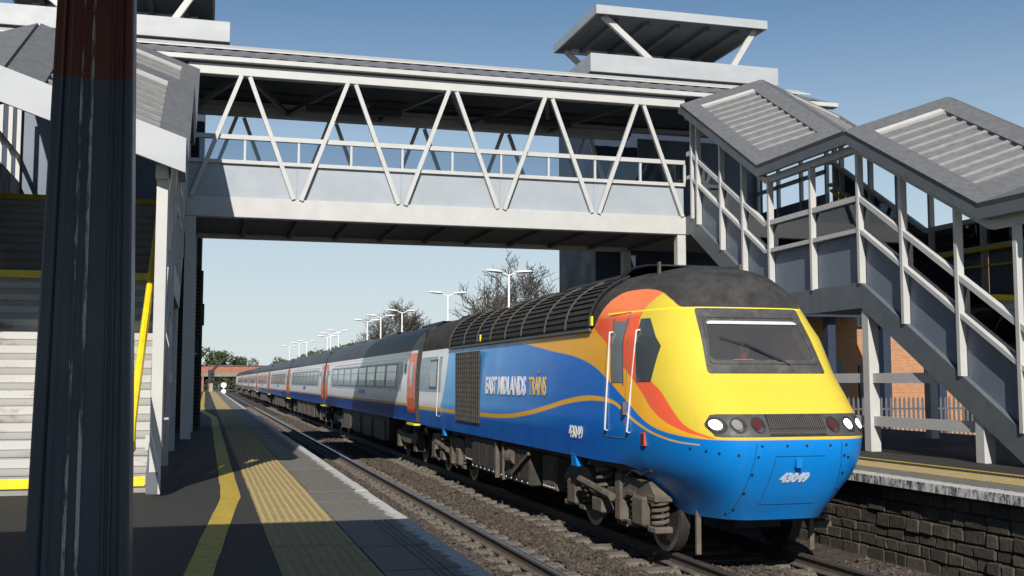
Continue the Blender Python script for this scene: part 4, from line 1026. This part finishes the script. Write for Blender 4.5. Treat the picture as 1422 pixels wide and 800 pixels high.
m_band = M('window_band_grey', (.36,.43,.50), .35, .08, 2); m_cglass = M('coach_glass', (.33,.39,.43), .12, .15, 1.5, spec=.9)
m_orange = M('orange_door', (.85,.12,.02), .3, .06, 3)
CL = 22.4
def coach_body(mb, y0, y1):
    zs = [1.1,1.2,1.35,1.5,1.8,2.2,2.6,2.87] + [2.87+.85*math.sin(a*math.pi/2/9) for a in range(1, 9)] + [3.716]
    w = lambda z: wz(z) if z > 1.3 else 1.33
    ring = [(-w(z), z) for z in zs] + [(w(z), z) for z in zs[::-1]]
    rows = [[(XC+x, y, z) for x, z in ring] for y in (y0, y0+CL/2, y1)]
    mb.grid(rows); mb.cur = 1; mb.add(rows[0], [tuple(range(len(ring)))]); mb.add(rows[-1], [tuple(range(len(ring)))]); mb.cur = 0; return mb
def coach_bogie(t, yc):
    fr = MB()
    for s in (-1, 1): fr.prism([(yc-1.7,.62),(yc-1.4,.80),(yc-.5,.70),(yc+.5,.70),(yc+1.4,.80),(yc+1.7,.62),(yc+1.4,.58),(yc+.5,.46),(yc-.5,.46),(yc-1.4,.58)], XC+s*1.02-.08, XC+s*1.02+.08)
    fr.box((XC-1.0, yc-.2, .45), (XC+1.0, yc+.2, .7)); b = fr.build('bogie', m_bogie, t)
    for s in (-1, 1):
        for w in (-1.3, 1.3):
            wheel(b, XC+s*.77, yc+w, .457, s, b)
            MB().box((XC+s*1.02-.1, yc+w-.17, .3), (XC+s*1.02+.14, yc+w+.17, .66)).build('axle_box', m_bogie, b)
            MB().box((XC+s*1.02-.02, yc+w*.55-.07, .25), (XC+s*1.02+.16, yc+w*.55+.07, .95)).build('damper', m_bogie, b)
def make_coach(y0):
    yc = y0 + CL/2; t = thing('coach', (XC, yc, 0), None, 'coach', 'white and blue coaches behind the power car')
    coach_body(MB(), y0+.55, y0+CL-.05).build('body', [m_coach, m_bogie_d], t, smooth=50)
    for s in (-1, 1):
        X = lambda z, o: XC + s*(wz(z)+o)
        def pat(ya, yb, za, zb, o, mt, nm, par, nz=3): return MB().grid([[(X(za+(zb-za)*j/nz, o), y, za+(zb-za)*j/nz) for y in (ya, yb)] for j in range(nz+1)]).build(nm, mt, par)
        pat(y0+2.6, y0+CL-2.3, 1.88, 2.68, .004, m_band, 'window_band', t)
        n = 8; span = CL-6.2
        for i in range(n):
            a = y0 + 3.45 + i*span/n; wd = pat(a, a+span/n-.30, 1.95, 2.62, .010, m_cglass, 'window', t)
            for q in ((a-.035, a, 1.96, 2.63), (a+span/n-.30, a+span/n-.265, 1.96, 2.63), (a, a+span/n-.30, 2.60, 2.63), (a, a+span/n-.30, 1.96, 1.99)): pat(*q, .015, m_tele, 'window_frame', wd)
            pat(a, a+span/n-.3, 2.40, 2.415, .014, m_tele, 'window_bar', wd)
        for a in (y0+.58, y0+CL-1.12):
            d = pat(a, a+1.05, 1.14, 2.86, .007, m_orange, 'door', t, 6); pat(a+.3, a+.75, 1.98, 2.62, .013, m_cglass, 'door_window', d)
            pat(a-.02, a, 1.14, 2.86, .012, m_tele, 'door_seam', d); pat(a+1.05, a+1.07, 1.14, 2.86, .012, m_tele, 'door_seam', d)
            MB().box((X(1.2,-.1), a, 1.02), (X(1.2,.07), a+1.05, 1.07)).build('step_board', m_yellow, d)
            pat(a+1.3 if a < yc else a-.55, a+1.5 if a < yc else a-.4, 2.35, 2.6, .02, m_black, 'indicator_box', t)
        pat(y0+9.6, y0+11.2, 1.72, 1.86, .006, M('coach_lettering_blue', (.02,.07,.28), .4), 'lettering_strip', t)
    for x in (-1.05, 1.05): MB().box((XC+x-.15, y0+5.6, .38), (XC+x+.15, y0+CL-5.4, 1.1)).build('skirt', m_bogie_d, t)
    for q in range(4): MB().box((XC-1.24, y0+6.2+q*2.7, .34), (XC-1.19, y0+8.2+q*2.7, .95)).build('equipment_box', m_bogie, t, bevel=.02)
    MB().box((XC-1.1, y0-.04, 1.15), (XC+1.1, y0+.56, 3.45)).build('gangway', m_black, t)
    for q in range(3): MB().box((XC-.35, y0+2+q*7.2, 3.69), (XC+.35, y0+5+q*7.2, 3.77)).build('roof_vent', m_tele, t, bevel=.02)
    coach_bogie(t, y0+3.1); coach_bogie(t, y0+CL-3.1)
    return t
co = make_coach(27.05)
nums = ['first', 'second', 'third', 'fourth', 'fifth', 'sixth', 'seventh']
for i in range(7):
    c = co if i == 0 else copy_tree(co)
    if i: c.location.y = ORG[co.name].y + i*CL
    c['label'] = 'white coach with blue skirt and orange doors, %s behind the leading power car' % nums[i]
# trailing power car
rp = thing('power_car', (XC, 27.05+7*CL+9, 0), 'blue and white power car at the tail end of the train', 'locomotive')
yr = 27.05 + 7*CL
coach_body(MB(), yr+.3, yr+14).build('body', [m_coach, m_bogie_d], rp, smooth=50)
mb = MB(); 
rws = []
for f in [i/8 for i in range(9)]:
    y = yr+14 + f*2.6; sc_ = 1-.55*f**2; top = 3.70-1.9*f**1.6
    rws.append([(XC+x*sc_, y, 1.0+(z-1.0)*(top-1.0)/2.7) for x, z in [(-1.3,1.0),(-1.37,1.8),(-1.33,2.8),(-1.0,3.3),(-.5,3.6),(0,3.7),(.5,3.6),(1.0,3.3),(1.33,2.8),(1.37,1.8),(1.3,1.0)]])
mb.grid(rws); mb.add(rws[-1], [tuple(range(11))]); mb.build('nose', m_yellow, rp, smooth=50)
coach_bogie(rp, yr+3); coach_bogie(rp, yr+13)
#PART4
# ------------------------------------------------------------------ platform lamps
def lamp_post():
    t = thing('platform_lamp', (0, 0, PZ), None, 'lamp post', 'twin-arm white lamps along the far platform')
    MB().tube([(0,0,PZ), (0,0,PZ+1.1)], [.085,.08], 10).build('base', m_lampwhite, t, smooth=40)
    MB().tube([(0,0,PZ+1.0), (0,0,6.75)], [.06,.045], 8).build('pole', m_lampwhite, t, smooth=40)
    for s in (-1, 1):
        MB().tube([(0,0,6.72), (s*.25,0,6.80), (s*.4,0,6.84)], .03, 6).build('arm', m_lampwhite, t)
        hd = MB(); rr = []
        for f, w, h in ((0,.05,.03),(.12,.13,.07),(.35,.17,.09),(.7,.15,.08),(.95,.08,.05),(1,.03,.02)):
            x = s*(.28+f*.78); z = 6.85+.06*f
            rr.append([(x, w*math.cos(a), z + (h if math.sin(a) > 0 else h*.7)*math.sin(a)) for a in [i*math.pi/5 for i in range(11)]])
        hd.grid(rr).build('lamp_head', m_lampwhite, t, smooth=True)
    return t
lp0 = lamp_post()
LBL = ['slim white twin-arm lamp post in front of the wide leafless tree', 'slim white twin-arm lamp post standing against clear sky between the two leafless trees'] + ['slim white twin-arm lamp post in front of the smaller leafless tree']*3
for i, (x, y) in enumerate([(12.6,45.7),(12.5,57.7),(12.7,73.2),(12.2,79.3),(12.1,85.5),(12.0,103.9),(12.4,117.4),(11.6,132.9),(11.2,139),(11.0,152.5),(12.0,110.5)]):
    c = lp0 if i == 0 else copy_tree(lp0); c.location = (x, y, PZ); c['label'] = LBL[i] if i < len(LBL) else 'slim white twin-arm lamp post beyond the two leafless trees'
# ------------------------------------------------------------------ bare trees
def bare_tree(loc, H, W, seed, label):
    rn = random.Random(seed); t = thing('bare_tree', loc, label, 'tree', 'leafless trees beyond the far platform')
    trunk, crown = MB(), MB(); base = Vector(loc)
    def grow(p, d, L, r, lvl):
        n = 3; pts = [p]; rs = [r]; q = p.copy(); dd = d.copy()
        for i in range(n):
            dd = (dd + Vector((rn.uniform(-.28,.28), rn.uniform(-.28,.28), rn.uniform(-.12,.22)))).normalized(); q = q + dd*(L/n); pts.append(q.copy()); rs.append(r*(1-.42*(i+1)/n))
        (trunk if lvl < 2 else crown).tube(pts, [max(x, .0165) for x in rs], 6 if lvl < 2 else 3, cap=False)
        if lvl >= 6: return
        kids = [6,5,4,3,3,3][lvl]
        for j in range(kids):
            f = .35 + .65*(j+rn.random())/kids if lvl else .55+.45*j/max(1, kids-1)
            idx = min(n-1, int(f*n)); b_ = pts[idx].lerp(pts[idx+1], f*n-idx) if f < 1 else pts[-1]
            a = rn.uniform(0, 6.28); sp = rn.uniform(.45, 1.0) if lvl else rn.uniform(.5,.95)
            side = Vector((math.cos(a), math.sin(a), 0)); side = (side - dd*side.dot(dd)).normalized()
            nd = (dd*math.cos(sp) + side*math.sin(sp)*W + Vector((0,0,.12))).normalized()
            grow(b_, nd, L*rn.uniform(.60,.78), max(.012, rs[min(idx+1, n)]*rn.uniform(.5,.72)), lvl+1)
    grow(base, Vector((0,0,1)), H*.32, H*.026, 0)
    trunk.build('trunk', m_bark, t, fix=False); crown.build('crown', m_twig, t, fix=False)
bare_tree((22.4,75,.3), 13.4, 1.0, 31, 'wide leafless tree whose branches spread behind the nearest white lamp post')
bare_tree((18.3,110,.3), 12.8, 1.0, 23, 'smaller leafless tree standing behind a cluster of white lamp posts')
# ------------------------------------------------------------------ leafy trees and bushes in the distance
def leafy_tree(loc, H, W, seed, label, name='leafy_tree', group='evergreen trees along the line', nleaf=2600, cat='tree'):
    rn = random.Random(seed); t = thing(name, loc, label, cat, group); x0, y0, z0 = loc
    MB().tube([(x0,y0,z0-.3), (x0+rn.uniform(-.2,.2),y0,z0+H*.35), (x0+rn.uniform(-.4,.4),y0,z0+H*.7)], [H*.035,H*.026,H*.01], 7).build('trunk', m_bark, t)
    cl = []
    for i in range(16):
        a = rn.uniform(0, 6.28); rr = W*.5*rn.uniform(.1,.85); h = rn.uniform(.28,.92)
        taper = 1.15-.75*abs(h-.5); cl.append((x0+math.cos(a)*rr*taper, y0+math.sin(a)*rr*taper, z0+H*h, W*rn.uniform(.13,.24)))
    cl.append((x0, y0, z0+H*.88, W*.16)); mb = MB(); s = .035*H
    for i in range(nleaf):
        c = rn.choice(cl); v = Vector((rn.gauss(0,1), rn.gauss(0,1), rn.gauss(0,1))).normalized()*c[3]*rn.uniform(.55,1.08)
        p = Vector(c[:3]) + Vector((v.x, v.y, v.z*.8)); u = Vector((rn.gauss(0,1), rn.gauss(0,1), rn.gauss(0,1))).normalized(); w = u.cross(Vector((rn.gauss(0,1), rn.gauss(0,1), rn.gauss(0,1)))).normalized(); q = s*rn.uniform(.5,1.1)
        mb.add([p-u*q, p+w*q*.6, p+u*q, p-w*q*.6], [(0,1,2,3)])
    mb.build('crown', m_leaf, t, fix=False)
for i, (x, y, H, W) in enumerate([(20.5,215,8.2,8),(24.5,222,9.6,8),(29,228,10.4,9),(34,235,9.4,8),(16.5,250,7.5,8)]):
    leafy_tree((x, y, -.5), H, W, 40+i, 'dense dark green tree rising behind the tail of the train')
for i, (x, y, H, W) in enumerate([(-2.5,285,11.5,9),(3.5,300,10.5,10),(9.5,305,9.2,9),(-8,270,12,10)]):
    leafy_tree((x, y, -.5), H, W, 60+i, 'dark tree beyond the brick road bridge at the end of the line', group='trees by the road bridge')
for i, (x, y, H, W) in enumerate([(-1.6,160,2.6,3),(-4.5,165,3.0,4),(-.4,185,2.2,3),(1.2,225,3.0,4),(-2.5,205,3.4,4)]):
    leafy_tree((x, y, -.5), H, W, 80+i, 'low straggly bush beside the track past the platform end', name='bush', group='bushes past the platform end', nleaf=900, cat='bush')
# far wood closing the gap under the road bridge
rn = random.Random(9); mb = MB()
for i in range(15000):
    x = rn.uniform(-60,110); y = 380 + rn.uniform(-14,14); z = -.6 + rn.random()**1.3*(7.5 + 2.5*math.sin(x*.21) + 1.5*math.sin(x*.57+1)); q = rn.uniform(.35,.8)
    u = Vector((rn.gauss(0,1), rn.gauss(0,1), rn.gauss(0,1))).normalized(); w = u.cross(Vector((rn.gauss(0,1), rn.gauss(0,1), rn.gauss(0,1)))).normalized(); p = Vector((x, y, z))
    mb.add([p-u*q, p+w*q*.6, p+u*q, p-w*q*.6], [(0,1,2,3)])
tag(mb.build('far_wood', m_leaf, fix=False), 'far dark wood closing the view under the road bridge', 'wood', kind='stuff')
mb = MB()
m_grass = M('dry_grass', (.16,.15,.06), .9, .3, 2)
for i in range(9000):
    x = rn.uniform(-14,1.6); y = rn.uniform(136,240); h = rn.uniform(.3,.9); a = rn.uniform(0,6.28); lx, ly = rn.uniform(-.2,.2), rn.uniform(-.2,.2)
    mb.add([(x-.05*math.cos(a), y-.05*math.sin(a), -.62), (x+.05*math.cos(a), y+.05*math.sin(a), -.62), (x+lx, y+ly, -.62+h)], [(0,1,2)])
tag(mb.build('lineside_grass', m_grass, fix=False), 'dry yellow grass growing past the end of the platform', 'grass', kind='stuff')
# ------------------------------------------------------------------ road bridge over the line
rb = thing('road_bridge', (14, 262, -.6), 'red brick road bridge with pale girder crossing the line far away', 'bridge')
MB().box((.6,260,3.9),(60,266,5.55)).build('parapet', m_redbrick, rb); MB().box((.6,259.8,5.55),(60,266.2,5.72)).build('parapet_coping', m_tele, rb)
MB().box((-1,259.7,3.15),(60,266,3.9)).build('girder', m_green_girder, rb)
for x in (-2.2, 34): MB().box((x,259.9,-.6),(x+3,266,3.15)).build('abutment', m_redbrick, rb)
MB().box((-6,259.9,-.6),(.6,266,5.4)).build('wing_wall', m_redbrick, rb)
# signal past the platform end and a small white speed board
sgn = thing('signal_post', (.75, 150, -.5), 'grey colour-light signal on a lattice post past the platform end', 'signal')
for dx_ in (-.12, .12): MB().box((.75+dx_-.04,149.96,-.6),(.75+dx_+.04,150.04,2.4)).build('post', m_lampwhite, sgn)
MB().box((.35,149.8,1.9),(1.15,150.1,3.6)).build('signal_head', m_black, sgn, bevel=.05)
for z in (2.3, 2.75, 3.2): MB().tube([(.75,149.6,z),(.75,149.82,z)], .16, 10).build('hood', m_black, sgn)
MB().beam((.9,150,3.5),(2.2,150,4.9),.35,.15,up=(0,1,0)).build('route_arm', m_black, sgn)
MB().box((-.45,150,-.6),(-.2,150.2,3.8)).build('equipment_cabinet', m_redbrick, sgn)
bd = thing('trackside_board', (2.75, 175, -.5), 'round white board on a short post beside the curve', 'sign')
MB().tube([(2.75,175,-.6),(2.75,175,1.2)], .05, 6).build('post', m_lampwhite, bd); MB().tube([(2.75,174.95,1.5),(2.75,175.0,1.5)], .42, 16).build('disc', m_lampwhite, bd); MB().tube([(2.75,174.95,.55),(2.75,175.0,.55)], .36, 16).build('disc', m_lampwhite, bd)
# ------------------------------------------------------------------ brick building and palisade fence behind the far platform
bb = thing('brick_building', (32, 42, -.6), 'orange brick building with dark windows behind the far staircase', 'building')
MB().box((24.2,38,-.6),(48,50,7.5)).build('wall', m_brick, bb)
MB().box((17.8,37.2,-.6),(24.19,48,4.6)).build('wing_wall', m_brick, bb); MB().box((17.2,31.2,4.6),(24.1,48.2,4.95)).build('added_porch_roof', m_navy, bb); MB().box((17.2,31.15,4.2),(24.1,31.25,5.0)).build('added_porch_fascia', m_navy, bb)  # porch roof and fascia are added, overhanging deeply to shade the brick wing
for x in (17.6, 19.55, 21.6, 23.7): MB().box((x-.14,31.5,-.6),(x+.14,31.8,4.6)).build('porch_column', m_navy, bb)
for x in (18.6, 20.7, 22.6): MB().box((x,37.14,.4),(x+.9,37.19,2.9)).build('wing_door', m_navy2, bb); MB().box((23.9,37.6,7.5),(48.4,50.4,7.9)).build('roof', m_tele, bb)
m_frame = M('dark_green_frame', (.03,.05,.05), .5, .1, 4); m_bglass = M('building_glass', (.015,.02,.025), .1, .1, 2)
for x in (24.75, 29.6, 32.2, 35.8):
    for z0 in (.5, 4.4):
        w_ = MB().box((x,37.94,z0),(x+.78,37.995,z0+2.2)).build('window', m_bglass, bb)
        for q in (((x-.05,37.90,z0-.05),(x,37.99,z0+2.25)),((x+.78,37.90,z0-.05),(x+.83,37.99,z0+2.25)),((x,37.90,z0+2.2),(x+.78,37.99,z0+2.25)),((x,37.9,z0+1.1),(x+.78,37.99,z0+1.15)),((x-.1,37.86,z0-.12),(x+.9,37.99,z0-.05))): MB().box(*q).build('window_frame', m_frame, w_)
fn = thing('palisade_fence', (24, 30, -.6), 'tall grey steel palisade fence in front of the brick building', 'fence')
first = None
for i in range(90):
    x = 17.5 + i*.165
    if first is None:
        mb = MB(); mb.prism([(x-.035,-.5),(x+.035,-.5),(x+.035,1.58),(x,1.66),(x-.035,1.58)], 29.98, 30.0, 'y'); first = mb.build('pale', m_tele, fn)
    else: piece(first, fn, (i*.165, 0, 0))
for z in (0.0, 1.25): MB().box((17.3,30.001,z),(32.6,30.05,z+.06)).build('fence_rail', m_tele, fn)
